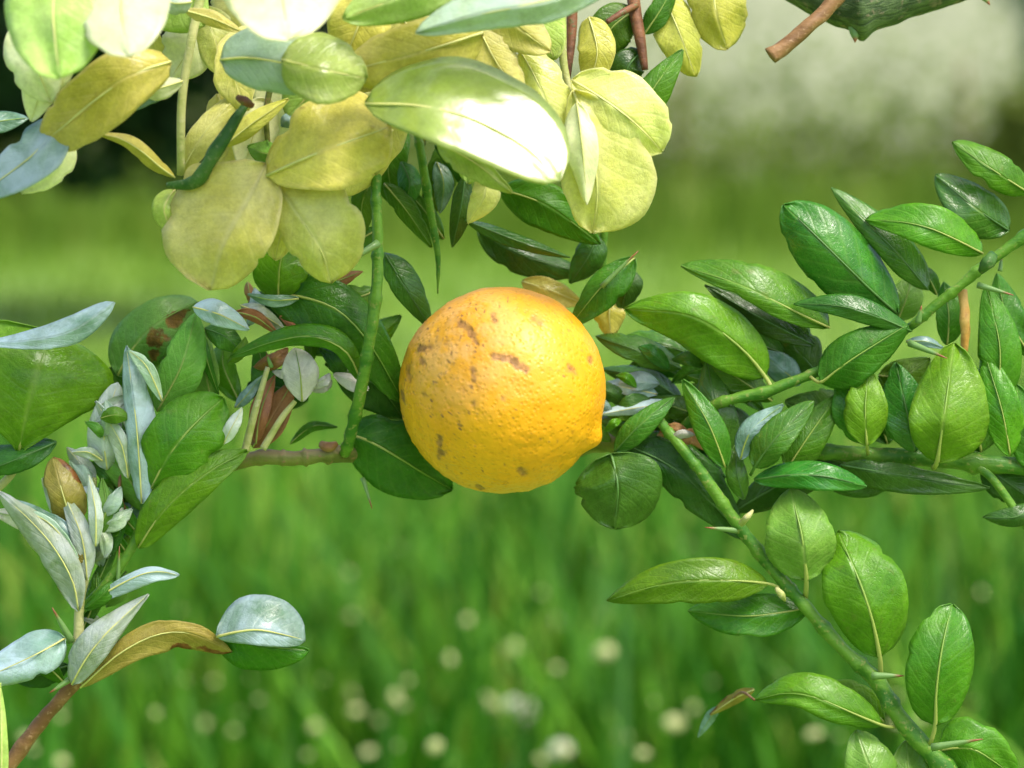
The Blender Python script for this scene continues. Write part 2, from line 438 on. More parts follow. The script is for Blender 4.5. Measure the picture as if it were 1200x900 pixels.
def grass_mat(name, c1, c2, c3):
    t = NT(name); p = t.p
    r = t.attr('rnd')
    c = t.mix(r, c1, c2); c = t.mix(t.ramp(r, .84, .97), c, c3)
    t.ln(c, p.inputs['Base Color']); p.inputs['Roughness'].default_value = .5; p.inputs['Specular IOR Level'].default_value = .15
    tr = t.new('ShaderNodeBsdfTranslucent'); t.ln(c, tr.inputs['Color'])
    mx = t.new('ShaderNodeMixShader'); mx.inputs[0].default_value = .16
    t.ln(p.outputs[0], mx.inputs[1]); t.ln(tr.outputs[0], mx.inputs[2]); t.ln(mx.outputs[0], t.o.inputs['Surface'])
    return t.m

def grass(name, n, xr, yr, hr, wr, lean, m, label, dens=None):
    x = rng.uniform(*xr, n); y = rng.uniform(*yr, n)
    if dens is not None:
        keep = rng.random(n) < dens(x, y); x, y = x[keep], y[keep]; n = len(x)
    h = rng.uniform(*hr, n); wd = rng.uniform(*wr, n); az = rng.uniform(0, 2 * np.pi, n)
    le = rng.uniform(.1, 1, n) * lean; fa = az + rng.uniform(.8, 2.2, n)
    dx, dy = np.cos(az), np.sin(az); sx, sy = np.cos(fa), np.sin(fa)
    vs = np.zeros((n, 7, 3))
    for k, (f, wf) in enumerate(((0, .8), (.4, 1.0), (.75, .7))):
        bx = x + dx * le * h * f ** 2; by = y + dy * le * h * f ** 2; bz = h * f * (1 - .25 * le * f)
        for s in (0, 1):
            sg = (s * 2 - 1) * wd * wf * .5
            vs[:, k * 2 + s] = np.stack([bx + sx * sg, by + sy * sg, bz], 1)
    vs[:, 6] = np.stack([x + dx * le * h, y + dy * le * h, h * (1 - .25 * le)], 1)
    base = (np.arange(n) * 7)[:, None]
    q = np.concatenate([base + np.array([0, 1, 3, 2]), base + np.array([2, 3, 5, 4])], 0)
    t = base + np.array([4, 5, 6])
    me = bpy.data.meshes.new(name)
    nl = len(q) * 4 + len(t) * 3
    me.vertices.add(n * 7); me.vertices.foreach_set('co', vs.ravel())
    me.loops.add(nl); me.loops.foreach_set('vertex_index', np.concatenate([q.ravel(), t.ravel()]).astype(np.int32))
    me.polygons.add(len(q) + len(t))
    ls = np.concatenate([np.arange(len(q)) * 4, len(q) * 4 + np.arange(len(t)) * 3]).astype(np.int32)
    me.polygons.foreach_set('loop_start', ls)
    me.update(calc_edges=True); me.validate()
    at = me.attributes.new('rnd', 'FLOAT', 'POINT'); at.data.foreach_set('value', np.repeat(rng.random(n), 7).astype(np.float32))
    return tag(link(name, me, m), label, None, None, 'stuff')

M['meadow'] = grass_mat('meadow_blade', (.018, .125, .006), (.13, .32, .018), (.30, .40, .06))
M['turf'] = grass_mat('turf_blade', (.12, .25, .016), (.18, .31, .026), (.26, .35, .06))
M['coarse'] = grass_mat('coarse_blade', (.015, .09, .003), (.06, .2, .008), (.12, .28, .02))
M['rough'] = grass_mat('rough_blade', (.085, .17, .012), (.13, .22, .02), (.2, .26, .04))
grass('meadow_grass', 19000, (-1.8, 1.8), (1.1, 3.6), (.10, .30), (.004, .012), .6, M['meadow'], 'tall dark green meadow grass in the foreground, out of focus')
grass('coarse_grass', 640, (-.9, .9), (.75, 1.8), (.18, .38), (.007, .014), .8, M['coarse'], 'long coarse grass blades standing out dark in the blur')
grass('rough_grass', 26000, (-6, 6), (8.5, 14.6), (.10, .55), (.008, .02), .5, M['rough'], 'taller rough grass along the far side of the lawn', lambda x, y: ((y - 8.5) / 6.1) ** 1.6)
grass('mown_grass', 26000, (-5, 5), (3.2, 12), (.03, .09), (.006, .014), .9, M['turf'], 'short yellow-green mown grass further back')

# long coarse blades that read singly in the blur
def flower_mesh():
    bm = bmesh.new()
    bmesh.ops.create_icosphere(bm, subdivisions=2, radius=1)
    for v in bm.verts:
        k = 1 + .35 * noise.noise(v.co * 3.1)
        v.co = Vector((v.co.x * .0062 * k, v.co.y * .0062 * k, v.co.z * .0055 * k))
    for f in bm.faces: f.smooth = True
    r = bmesh.ops.create_cone(bm, segments=5, radius1=.001, radius2=.0008, depth=.26, cap_ends=False)
    for v in r['verts']: v.co.z -= .134
    for f in bm.faces:
        if all(abs(v.co.x) < .0015 and v.co.z < -.003 for v in f.verts): f.material_index = 1
    me = bpy.data.meshes.new('meadow_flower'); bm.to_mesh(me); bm.free()
    return me
def petal_mat(name, c):
    t = NT(name); oc = t.coord('Object')
    t.ln(t.mix(t.ramp(t.noise(oc, 300), .35, .65), tuple(x * .8 for x in c), c), t.p.inputs['Base Color']); t.p.inputs['Roughness'].default_value = .7
    return t.m
fmw, fmc = flower_mesh(), flower_mesh()
fmw.materials.append(petal_mat('petal_white', (.62, .65, .46))); fmw.materials.append(M['meadow'])
fmc.materials.append(petal_mat('petal_cream', (.50, .53, .22))); fmc.materials.append(M['meadow'])
spots = [(467, 643, 0), (543, 683, 1), (590, 705, 1), (547, 727, 0), (650, 730, 2), (602, 760, 1), (708, 765, 2), (527, 773, 0), (573, 783, 3), (478, 798, 1),
         (615, 838, 4), (600, 825, 2), (578, 826, 2), (655, 880, 3), (730, 863, 1), (790, 848, 1), (690, 808, 0), (410, 815, 1), (417, 833, 1), (544, 835, 1), (470, 875, 0),
         (940, 765, 4), (235, 850, 1), (260, 823, 1), (275, 857, 1), (340, 820, 1), (360, 885, 1), (250, 722, 1), (305, 700, 0), (703, 651, 1), (1025, 632, 1), (1110, 648, 0), (1105, 680, 0), (845, 756, 0), (812, 830, 0), (40, 880, 0), (72, 893, 0), (805, 640, 0)]
spots += [(random.uniform(0, 1200), random.uniform(660, 895) if k % 3 else random.uniform(780, 895), 0) for k in range(80)]
for (x, y, s) in spots:
    h = .10 + .15 * random.random()
    q = on_ground(x, y, h)
    o = link('meadow_flower', fmw if s >= 3 or s == 2 and random.random() < .7 else fmc, None)
    o.location = q
    k = (.5, .75, 1.05, 1.4, 2.1)[s] * (random.uniform(.4, 1.5) if s < 2 else random.uniform(.9, 1.1))
    o.scale = (k * random.uniform(.6, 1.5), k * random.uniform(.6, 1.4), k * random.uniform(.7, 1.2)); o.rotation_euler = (random.uniform(-.3, .3), random.uniform(-.3, .3), random.uniform(0, 6))
    own = {(940, 765): 'largest pale flower blurred behind the slanting shoot', (615, 838): 'big pale flower directly below the fruit near the lower edge',
           (655, 880): 'white flower lowest of the bright ones below the fruit', (573, 783): 'white flower above the big pale one below the fruit'}.get((x, y))
    tag(o, own or 'small pale flower head blurred among the meadow grass', 'flower', None if own else 'pale flowers in the meadow grass')

# made-up pale backdrop, added to give the bright far distance
def backdrop_mat():
    t = NT('backdrop_pale'); oc = t.coord('Object')
    c = t.mix(t.ramp(t.noise(oc, 1.2, 5, .6), .3, .7), (.42, .42, .31), (.45, .45, .33))
    t.ln(c, t.p.inputs['Base Color']); t.p.inputs['Roughness'].default_value = .9
    t.ln(t.bump(t.noise(oc, 60, 4), .3, .01), t.p.inputs['Normal'])
    return t.m
M['backdrop'] = backdrop_mat()
def box_bm(bm, x0, x1, y0, y1, z0, z1):
    r = bmesh.ops.create_cube(bm, size=1)
    for v in r['verts']:
        v.co = Vector((x0 if v.co.x < 0 else x1, y0 if v.co.y < 0 else y1, z0 if v.co.z < 0 else z1))
def box(name, dims, m, parent, bev=.02):
    bm = bmesh.new(); box_bm(bm, *dims)
    bmesh.ops.bevel(bm, geom=bm.edges[:], offset=bev, segments=2, affect='EDGES')
    me = bpy.data.meshes.new(name); bm.to_mesh(me); bm.free()
    return link(name, me, m, parent)
wl = empty('pale_backdrop', (2, 26, 0), 'pale backdrop added far behind for the bright blur, heavily out of focus', 'backdrop')
box('backdrop_face', (-22, 26, 26, 26.3, -.1, 4.2), M['backdrop'], wl)
box('backdrop_top', (-22.1, 26.1, 25.92, 26.38, 4.203, 4.33), M['backdrop'], wl)
for x in (-18, -12, -6, 0, 6, 12, 18):
    box('backdrop_rib', (x - .25, x + .25, 25.85, 25.997, -.1, 4.2), M['backdrop'], wl)

# shrubs and trees in the distance
def foliage_mat(name, c1, c2):
    t = NT(name); p = t.p; r = t.attr('rnd')
    c = t.mix(r, c1, c2); t.ln(c, p.inputs['Base Color']); p.inputs['Roughness'].default_value = .6; p.inputs['Specular IOR Level'].default_value = .12
    tr = t.new('ShaderNodeBsdfTranslucent'); t.ln(c, tr.inputs['Color'])
    mx = t.new('ShaderNodeMixShader'); mx.inputs[0].default_value = .25
    t.ln(p.outputs[0], mx.inputs[1]); t.ln(tr.outputs[0], mx.inputs[2]); t.ln(mx.outputs[0], t.o.inputs['Surface'])
    return t.m
M['fol_dark'] = foliage_mat('foliage_dark', (.008, .026, .008), (.02, .055, .014))
M['fol_mid'] = foliage_mat('foliage_mid', (.11, .18, .014), (.16, .24, .025))
M['fol_grey'] = foliage_mat('foliage_grey', (.16, .25, .14), (.24, .33, .20))
M['fol_olive'] = foliage_mat('foliage_olive', (.10, .14, .018), (.15, .20, .03))

def crown_mesh(name, c, rad, n, leafsize, seed):
    r = np.random.default_rng(seed)
    d = r.normal(size=(n, 3)); d /= np.linalg.norm(d, axis=1, keepdims=True)
    rr = r.uniform(.55, 1, n) ** .6
    lump = np.array([1 + .35 * noise.noise(Vector(x) * 2.2 + Vector((seed, 0, 0))) for x in d])
    pos = np.array(c) + d * np.array(rad) * (rr * lump)[:, None]
    a = r.normal(size=(n, 3)); a /= np.linalg.norm(a, axis=1, keepdims=True)
    b = np.cross(a, r.normal(size=(n, 3))); b /= np.linalg.norm(b, axis=1, keepdims=True)
    s = r.uniform(.6, 1.3, n)[:, None] * leafsize
    nn = np.cross(a, b)
    vs = np.stack([pos - a * s, pos + b * s * .45 + nn * s * .12, pos + a * s, pos - b * s * .45 + nn * s * .12], 1).reshape(-1, 3)
    fs = (np.arange(n) * 4)[:, None] + np.array([0, 1, 2, 3])
    me = bpy.data.meshes.new(name); me.from_pydata(vs.tolist(), [], fs.tolist())
    at = me.attributes.new('rnd', 'FLOAT', 'POINT'); at.data.foreach_set('value', np.repeat(r.random(n), 4).astype(np.float32))
    return me
def wtube(name, pts, radii, m, parent, seg=8):
    vs, fs = [], []
    for i, (p, r) in enumerate(zip(pts, radii)):
        for k in range(seg):
            th = 2 * math.pi * k / seg
            vs.append((p[0] + math.cos(th) * r, p[1] + math.sin(th) * r, p[2]))
    for i in range(len(pts) - 1):
        for k in range(seg):
            k2 = (k + 1) % seg
            fs.append((i * seg + k, i * seg + k2, (i + 1) * seg + k2, (i + 1) * seg + k))
    me = bpy.data.meshes.new(name); me.from_pydata(vs, [], fs)
    me.polygons.foreach_set('use_smooth', [True] * len(me.polygons))
    return link(name, me, m, parent)
def shrub(name, label, cat, loc, rad, zc, n, ls, m, seed, trunk_r=.08, limbs=4, bark='stemdark'):
    t = empty(name, loc, label, cat)
    x, y, z = loc
    top = zc
    wtube('trunk', [(x, y, -.05), (x + .03, y, top * .5), (x + .05, y + .03, top), (x + .02, y, top + rad[2] * .5)], [trunk_r * 1.3, trunk_r, trunk_r * .8, trunk_r * .3], M[bark], t)
    rg = random.Random(seed)
    for i in range(limbs):
        a = rg.uniform(0, 6.28); e = (x + math.cos(a) * rad[0] * .7, y + math.sin(a) * rad[1] * .7, top + rad[2] * rg.uniform(0, .5))
        wtube('limb', [(x + .03, y, top * .7), ((x + e[0]) / 2, (y + e[1]) / 2, (top * .7 + e[2]) / 2 + .1), e], [trunk_r * .6, trunk_r * .4, trunk_r * .1], M[bark], t)
    link('crown', crown_mesh('crown', (x, y, zc), rad, n, ls, seed), m, t)
    return t
shrub('evergreen_tree', 'very dark evergreen tree at the upper left, blurred behind the yellow leaves', 'tree', (-1.95, 6.6, 0), (1.75, .9, 1.2), 1.5, 13000, .07, M['fol_dark'], 3, .1)
shrub('round_shrub', 'dark olive shrub blurred at the right edge', 'shrub', (3.15, 13, 0), (.5, .5, .40), .50, 3000, .05, M['fol_olive'], 5, .06)
shrub('grey_green_shrub', 'tall grey-green shrub behind the dark olive one at the upper right', 'shrub', (4.1, 15, 0), (1.1, .6, 1.2), 2.0, 7000, .05, M['fol_grey'], 8, .08)
hd = empty('loose_hedge', (0, 14.2, 0), 'loose green hedge along the far edge of the lawn', 'hedge')
def loose_mesh(name, x0, x1, y, hs, n, ls, seed):
    r = np.random.default_rng(seed)
    pos = np.stack([r.uniform(x0, x1, n), y + r.normal(0, .35, n), np.abs(r.normal(0, hs, n))], 1)
    a = r.normal(size=(n, 3)); a /= np.linalg.norm(a, axis=1, keepdims=True)
    b = np.cross(a, r.normal(size=(n, 3))); b /= np.linalg.norm(b, axis=1, keepdims=True)
    q = r.uniform(.6, 1.3, n)[:, None] * ls
    vs = np.stack([pos - a * q, pos + b * q * .45, pos + a * q, pos - b * q * .45], 1).reshape(-1, 3)
    me = bpy.data.meshes.new(name); me.from_pydata(vs.tolist(), [], ((np.arange(n) * 4)[:, None] + np.array([0, 1, 2, 3])).tolist())
    at = me.attributes.new('rnd', 'FLOAT', 'POINT'); at.data.foreach_set('value', np.repeat(r.random(n), 4).astype(np.float32))
    return me
link('foliage', loose_mesh('foliage', -7, 9, 14.2, .50, 46000, .042, 11), M['fol_mid'], hd)
for k in range(9):
    x = -6 + k * 1.75
    wtube('stem', [(x, 14.2, -.05), (x + .05, 14.2, .5), (x + .02, 14.25, 1.1)], [.04, .03, .008], M['brown'], hd)

# ================================================================== FRUIT
def fruit():
    FC = P(589, 457, 0); RAD = 121 * PXM
    t = empty('citrus_fruit', FC, 'ripe orange-yellow citrus fruit with pitted scarred skin hanging at the centre', 'fruit')
    NU, NV = 240, 160
    scars = [((540, 372), (556, 383), 5, .9), ((556, 383), (560, 392), 4, .8), ((578, 365), (581, 368), 5, .7), ((580, 407), (597, 409), 5, .9), ((597, 409), (616, 421), 5, 1), ((555, 420), (556, 434), 4, .6),
             ((517, 500), (518, 522), 3.5, .9), ((523, 521), (515, 528), 4, .7), ((610, 540), (613, 543), 6, .75), ((562, 563), (564, 566), 4, .95), ((474, 458), (475, 464), 4, .9), ((494, 405), (505, 400), 5, .7), ((664, 422), (672, 428), 5, .6),
             ((625, 368), (630, 372), 7, .45), ((497, 415), (499, 420), 4, .6), ((589, 454), (591, 456), 4, .4), ((557, 458), (557, 461), 4, .5), ((690, 414), (692, 418), 4, .5), ((505, 345), (520, 352), 3, .5), ((480, 425), (483, 440), 4, .55), ((525, 395), (527, 392), 4, .4), ((545, 442), (546, 446), 4, .35), ((500, 452), (503, 455), 4, .45)]
    S = [(np.array(a, float), np.array(b, float), r, k) for a, b, r, k in scars]
    vs, sc_ = [], []
    for j in range(NV + 1):
        ph = math.pi * j / NV
        for i in range(NU):
            th = 2 * math.pi * i / NU
            d = Vector((math.sin(ph) * math.cos(th), math.sin(ph) * math.sin(th), math.cos(ph)))
            r = 1 + .012 * noise.noise(d * 1.7) + .010 * noise.noise(d * 5 + Vector((4, 0, 0)))
            k = 1.0 if d.x < .2 else .6
            r += (.0055 * noise.noise(d * 14) + .0042 * noise.noise(d * 26)) * (.45 + .75 * max(0, -d.x) + .8 * max(0, -d.z))
            # the blunt knob on the lower right
            q = max(0.0, d.dot(Vector((.87, -.2, -.44)).normalized()))
            r += .085 * math.exp(-((1 - q) / .009)) - .012 * math.exp(-((1 - max(0, d.dot(Vector((.74, -.2, -.64)).normalized()))) / .012))
            px, py = 589 + d.x * 121, 457 - d.z * 121
            s = 0.0
            if d.y < .1:
                pt = np.array((px, py))
                jit = 3.2 * noise.noise(Vector((px * .16, py * .16, 1))) + 1.6 * noise.noise(Vector((px * .4, py * .4, 5)))
                for a, b, rr, kk in S:
                    ab = b - a; f = np.clip(np.dot(pt - a, ab) / (np.dot(ab, ab) + 1e-6), 0, 1)
                    dist = np.linalg.norm(pt - a - ab * f) + jit
                    if dist < rr * 1.3: s = max(s, kk * min(1, (rr * 1.3 - dist) / (rr * 1.3)))
            r -= .010 * s
            for (bx, by, br, bh) in ((543, 559, 11, .020), (594, 558, 11, .018), (641, 560, 10, .016), (513, 541, 7, .010), (668, 541, 9, .012), (570, 545, 8, .010), (619, 566, 7, .012), (530, 530, 6, .008)):
                if d.y < .1: r += bh * math.exp(-((px - bx) ** 2 + (py - by) ** 2) / (br * br) * 1.6)
            if d.y < .1: s = max(s, .55 * max(0, noise.noise(Vector((px * .11, py * .11, 9))) * noise.noise(Vector((px * .3, py * .3, 12))) * 4.5 - .22) * (1.6 if px < 570 else .7))
            sc_.append(s)
            vs.append((FC.x + d.x * RAD * r, FC.y + d.y * RAD * r, FC.z + d.z * RAD * r * .998))
    fs = []
    for j in range(NV):
        for i in range(NU):
            i2 = (i + 1) % NU
            fs.append((j * NU + i, (j + 1) * NU + i, (j + 1) * NU + i2, j * NU + i2))
    me = bpy.data.meshes.new('peel'); me.from_pydata(vs, [], fs)
    at = me.attributes.new('scar', 'FLOAT', 'POINT'); at.data.foreach_set('value', np.array(sc_, np.float32))
    me.polygons.foreach_set('use_smooth', [True] * len(me.polygons))
    m = NT('citrus_peel'); p = m.p; oc = m.coord('Object')
    n1 = m.noise(oc, 38, 4, .6)
    c = m.mix(m.ramp(n1, .3, .7), (.74, .325, .004), (.81, .395, .007))
    vor = m.new('ShaderNodeTexVoronoi'); vor.inputs['Scale'].default_value = 620; m.ln(oc, vor.inputs['Vector'])
    pore = m.math('SUBTRACT', 1.0, m.ramp(vor.outputs['Distance'], .08, .5))
    c = m.mix(m.math('MULTIPLY', pore, .22), c, (.62, .25, .006))
    n3 = m.noise(oc, 260, 5, .68)
    c = m.mix(m.math('MULTIPLY', m.ramp(n3, .63, .70), .5), c, (.36, .15, .01))
    # a soft peach sky highlight painted over the upper left shoulder
    vd = m.new('ShaderNodeVectorMath', operation='DISTANCE'); m.ln(oc, vd.inputs[0]); q = P(535, 385, -2.6); vd.inputs[1].default_value = q
    highlight = m.math('MULTIPLY', m.math('SUBTRACT', 1.0, m.ramp(vd.outputs['Value'], .006, .032)), m.ramp(m.noise(oc, 130, 4, .65), .36, .62))
    c = m.mix(m.math('MULTIPLY', highlight, .38), c, (.78, .50, .26))
    s = m.attr('scar')
    c = m.mix(m.math('MULTIPLY', m.ramp(s, .0, .65), .8), c, m.mix(m.ramp(m.noise(oc, 500), .35, .65), (.12, .055, .022), (.36, .17, .06)))
    m.ln(c, p.inputs['Base Color'])
    m.ln(m.math('ADD', .40, m.math('MULTIPLY', m.math('MAXIMUM', s, highlight), .3)), p.inputs['Roughness'])
    p.inputs['Subsurface Weight'].default_value = .08; p.inputs['Subsurface Radius'].default_value = (.006, .003, .0006); p.inputs['Subsurface Scale'].default_value = .6
    hh = m.math('ADD', m.math('MULTIPLY', pore, -.9), m.math('ADD', m.math('MULTIPLY', m.noise(oc, 300, 3), 1.2), m.math('MULTIPLY', n3, .8)))
    m.ln(m.bump(hh, .24, .0009), p.inputs['Normal'])
    link('peel', me, m.m, t)
    link('stalk', tube_mesh('stalk', [(590, 455, 2.6), (588, 490, 3.8), (585, 532, 4.6)], [9, 7, 7]), M['stem'], t)
    bm = bmesh.new()
    return t
fruit()

# ================================================================== BRANCHES
def thing(name, px, label, group=None):
    return empty(name, P(*px), label, 'branch', group)

# ---- upper branch with yellowing leaves
B = thing('yellowing_branch', (300, -60, -3), 'drooping branch with large yellow and lime leaves across the upper left')
tube(B, 'branch', 'branch', [(-120, -110, -2), (120, -75, -3), (330, -70, -3), (560, -75, -2.5), (700, -60, -1.5)], [14, 15, 13, 12, 9], lump=.15)
tube(B, 'twig', 'stempale', [(250, -72, -3), (232, 10, -3.2), (222, 60, -3.4), (213, 120, -3.4), (212, 205, -3)], [6, 6, 5.5, 5.5, 5])
tube(B, 'twig', 'stempale', [(655, -66, -1), (659, 20, -1), (660, 70, -1), (668, 108, -1)], [6, 5, 5, 4])
tube(B, 'twig', 'red', [(668, -64, 0), (670, 25, 0), (665, 92, -.5)], [7, 7, 4])
tube(B, 'twig', 'branch', [(440, -76, -2), (392, -20, -2.4), (318, 100, -2.4), (316, 200, -2)], [6, 5, 4, 3])
tube(B, 'twig', 'branch', [(520, -76, -1), (575, 20, -.5), (500, 110, 0), (494, 170, .3)], [6, 5, 5, 5])
leaf(B, 'lime', [(75, -70, -7.2), (62, 10, -8.3), (70, 92, -8.8)], 70, 58, .15, .15, b=.45)
leaf(B, 'cream', [(150, -75, -7.0), (142, 0, -8.3), (150, 66, -9.1)], 58, 54, .12, .12, b=.45, rug=.6)
leaf(B, 'cream', [(90, 60, -5), (55, 95, -5), (36, 142, -4.5)], 22, 26, .2, .2)
leaf(B, 'olive', [(200, 72, -5), (140, 95, -5.6), (85, 140, -5.4), (48, 168, -4.6)], 40, 38, .2, .25, b=.5)
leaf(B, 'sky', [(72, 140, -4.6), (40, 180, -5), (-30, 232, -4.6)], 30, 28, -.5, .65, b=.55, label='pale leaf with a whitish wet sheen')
leaf(B, 'cream', [(75, 150, -4), (62, 190, -4.2), (25, 226, -4)], 24, 14, .3, .2)
leaf(B, 'blue', [(-40, 150, -3), (0, 142, -3), (33, 138, -2.6)], 12, 14, .9, .2)
leaf(B, 'olive', [(205, 208, -3.2), (180, 190, -3.6), (150, 166, -4), (112, 156, -4.2)], 9, 9, .9, .9)
leaf(B, 'blue', [(214, 92, -3.4), (175, 112, -3.4), (130, 136, -3)], 11, 10, .3, 1.0, mid=.6)
leaf(B, 'cream', [(214, 95, -3.8), (185, 104, -4), (165, 108, -3.8)], 14, 12, .3, .3)
leaf(B, 'yellow', [(216, 12, -4), (250, 22, -4.2), (285, 38, -4)], 9, 10, .4, .4)
leaf(B, 'white', [(225, 2, -5), (205, 4, -5), (183, -6, -4.6)], 14, 14, .5, .4)
leaf(B, 'cream', [(330, -90, -7.0), (330, -20, -8.2), (338, 47, -9.0)], 78, 74, .12, .12, b=.48, rug=.6)
leaf(B, 'palesheen', [(258, 70, -5), (300, 68, -5.6), (345, 78, -5.8), (398, 96, -5.2)], 40, 38, .8, .1, b=.5, label='leaf coloured blue-green as if reflecting the sky')
leaf(B, 'lime', [(330, 70, -6), (380, 82, -6.2), (430, 92, -5.6)], 42, 40, .35, .2, b=.5)
leaf(B, 'yellow', [(211, 205, -2.6), (240, 155, -3), (286, 104, -2.4)], 16, 17, .4, .3)
leaf(B, 'olive', [(262, 172, -2.8), (295, 145, -3), (338, 116, -2.8)], 12, 12, .4, .3)
tube(B, 'thorn', 'stemdark', [(196, 217, -3.6), (226, 214, -4), (246, 188, -4.2), (268, 152, -4.2), (292, 117, -3.8)], [3, 8, 8.5, 7, 4.5], lump=.3, n=40)
tube(B, 'bud', 'red', [(278, 114, -4.3), (286, 118, -4.5), (296, 124, -4.3)], [3, 6, 3], n=8, lump=.5)
leaf(B, 'yellow', [(312, 192, -3.8), (290, 235, -4.4), (262, 285, -4.4), (246, 340, -3.6)], 52, 84, .2, .25, b=.5, a=1.1, wave=.12)
leaf(B, 'lime', [(205, 222, -3.4), (192, 245, -3.6), (205, 280, -3.2)], 12, 14, .4, .4)
leaf(B, 'olive', [(312, 206, -4.2), (370, 180, -4.8), (425, 160, -4.6), (458, 148, -4)], 62, 50, .5, -.05, b=.5, a=1.1)
leaf(B, 'yellow', [(316, 204, -3.6), (345, 245, -4), (375, 290, -4), (388, 332, -3.4)], 62, 34, .2, .35, b=.55, a=1.0)
leaf(B, 'pale', [(330, 175, -2.6), (312, 180, -2.6), (290, 172, -2.2)], 14, 16, .4, .6)
leaf(B, 'blue', [(330, 148, -2.4), (338, 140, -2.6), (350, 128, -2.2)], 8, 9, .6, .3, mid=0)
leaf(B, 'lime', [(560, -45, -6), (490, -12, -6.4), (402, 22, -6)], 34, 36, .3, .4, b=.6)
leaf(B, 'palesheen', [(750, -40, -6.4), (650, 0, -7), (570, 14, -7), (487, 38, -6.6)], 24, 36, .5, .9, b=.6, label='pale blue-green leaf across the top edge')
leaf(B, 'olive', [(566, 38, -4.6), (490, 62, -5.2), (402, 84, -5)], 42, 38, .2, .4, b=.5)
leaf(B, 'limewet', [(428, 122, -5.4), (490, 124, -6.3), (545, 136, -6.45), (612, 170, -6.45), (656, 212, -6.6)], 66, 44, .58, -.58, cv=.0, b=.5, a=1.1, wave=.01, rug=.15, label='lime leaf with a dazzling wet white sheen towards its tip')
leaf(B, 'lime', [(512, 168, -4.4), (555, 190, -4.6), (600, 226, -4.2)], 12, 20, .3, .3)
leaf(B, 'yellow', [(556, 20, -3), (580, 70, -3.2), (618, 122, -3)], 26, 24, .3, .2)
leaf(B, 'yellow', [(598, 30, -2), (625, 58, -2.2), (660, 104, -1.8)], 10, 13, .4, .4)
leaf(B, 'dark', [(640, 60, .6), (628, 85, .6), (618, 110, .8)], 26, 18, .3, .3)
leaf(B, 'yellow', [(670, 94, -2.4), (705, 115, -2.8), (745, 145, -2.8), (776, 178, -2.2)], 48, 34, .35, .3, b=.5, a=1.1)
leaf(B, 'yellow', [(672, 106, -2.6), (692, 170, -3), (700, 225, -2.8), (694, 273, -2.2)], 66, 40, .3, .25, b=.5, a=1.25, wave=.12)
leaf(B, 'cream', [(676, 120, -3.1), (682, 170, -3.3), (688, 240, -3)], 20, 20, .3, .5)
leaf(B, 'yellow', [(668, 106, -1.8), (645, 125, -2), (616, 158, -1.8)], 22, 26, .3, .3)
leaf(B, 'yellow', [(565, 198, -1.6), (568, 228, -1.8), (548, 262, -1.4)], 18, 16, .4, .4)

for (m_, pts_, w_) in (
        ('cream', [(228, 20, -2), (222, 55, -2.2), (200, 92, -2)], 26), ('yellow', [(236, 8, -2), (252, 45, -2.3), (262, 90, -2)], 20),
        ('yellow', [(470, 20, -2.2), (505, 70, -2.5), (530, 128, -2.2)], 30), ('olive', [(540, 25, -1.6), (520, 70, -1.8), (470, 118, -1.6)], 30),
        ('lime', [(392, 60, -2.4), (372, 100, -2.7), (336, 138, -2.4)], 30), ('cream', [(318, 118, -2), (300, 150, -2.2), (285, 200, -2)], 22),
        ('yellow', [(450, 110, -2), (430, 150, -2.3), (440, 205, -2)], 24), ('lime', [(120, -40, -3), (190, -10, -3.3), (240, 30, -3)], 36),
        ('olive', [(440, -20, -3.4), (420, 30, -3.7), (404, 70, -3.4)], 30), ('yellow', [(610, 60, -2.4), (640, 120, -2.6), (640, 175, -2.4)], 26),
        ('lime', [(540, 120, -2.2), (560, 160, -2.4), (548, 215, -2)], 24), ('yellow', [(300, 30, -2.6), (275, 80, -2.9), (290, 130, -2.6)], 22),
        ('cream', [(30, 20, -5), (40, 70, -5.3), (60, 120, -5)], 26), ('yellow', [(575, -20, -3), (600, 25, -3.2), (645, 60, -3)], 24),
        ('mid', [(470, 140, 1.2), (455, 190, 1), (462, 240, 1.3)], 18), ('mid', [(540, 150, 1.4), (520, 200, 1.2), (500, 255, 1.5)], 16),
        ('olive', [(690, 20, -1), (700, 60, -1.2), (690, 100, -1)], 18), ('yellow', [(300, 205, -2.4), (330, 250, -2.6), (322, 305, -2.4)], 22)):
    leaf(B, m_, pts_, w_ * 1.25, w_ * 1.25, .25, .25, b=.55)
for (m_, pts_, w_) in (
        ('yellow', [(270, -20, -1), (290, 40, -1.3), (330, 90, -1)], 44), ('olive', [(420, -10, -1), (450, 60, -1.3), (440, 140, -1)], 44),
        ('cream', [(520, -20, -1.4), (560, 40, -1.7), (585, 120, -1.4)], 40), ('yellow', [(470, 120, -.8), (430, 165, -1), (400, 230, -.8)], 38),
        ('yellow', [(120, -30, -2), (150, 40, -2.3), (190, 80, -2)], 36), ('lime', [(600, -30, -1.2), (630, 20, -1.4), (650, 70, -1.2)], 30),
        ('yellow', [(255, 110, -1.4), (270, 160, -1.6), (250, 215, -1.4)], 28), ('cream', [(350, 60, -1.6), (330, 110, -1.8), (350, 170, -1.6)], 34)):
    leaf(B, m_, pts_, w_, w_, .2, .2, b=.5)

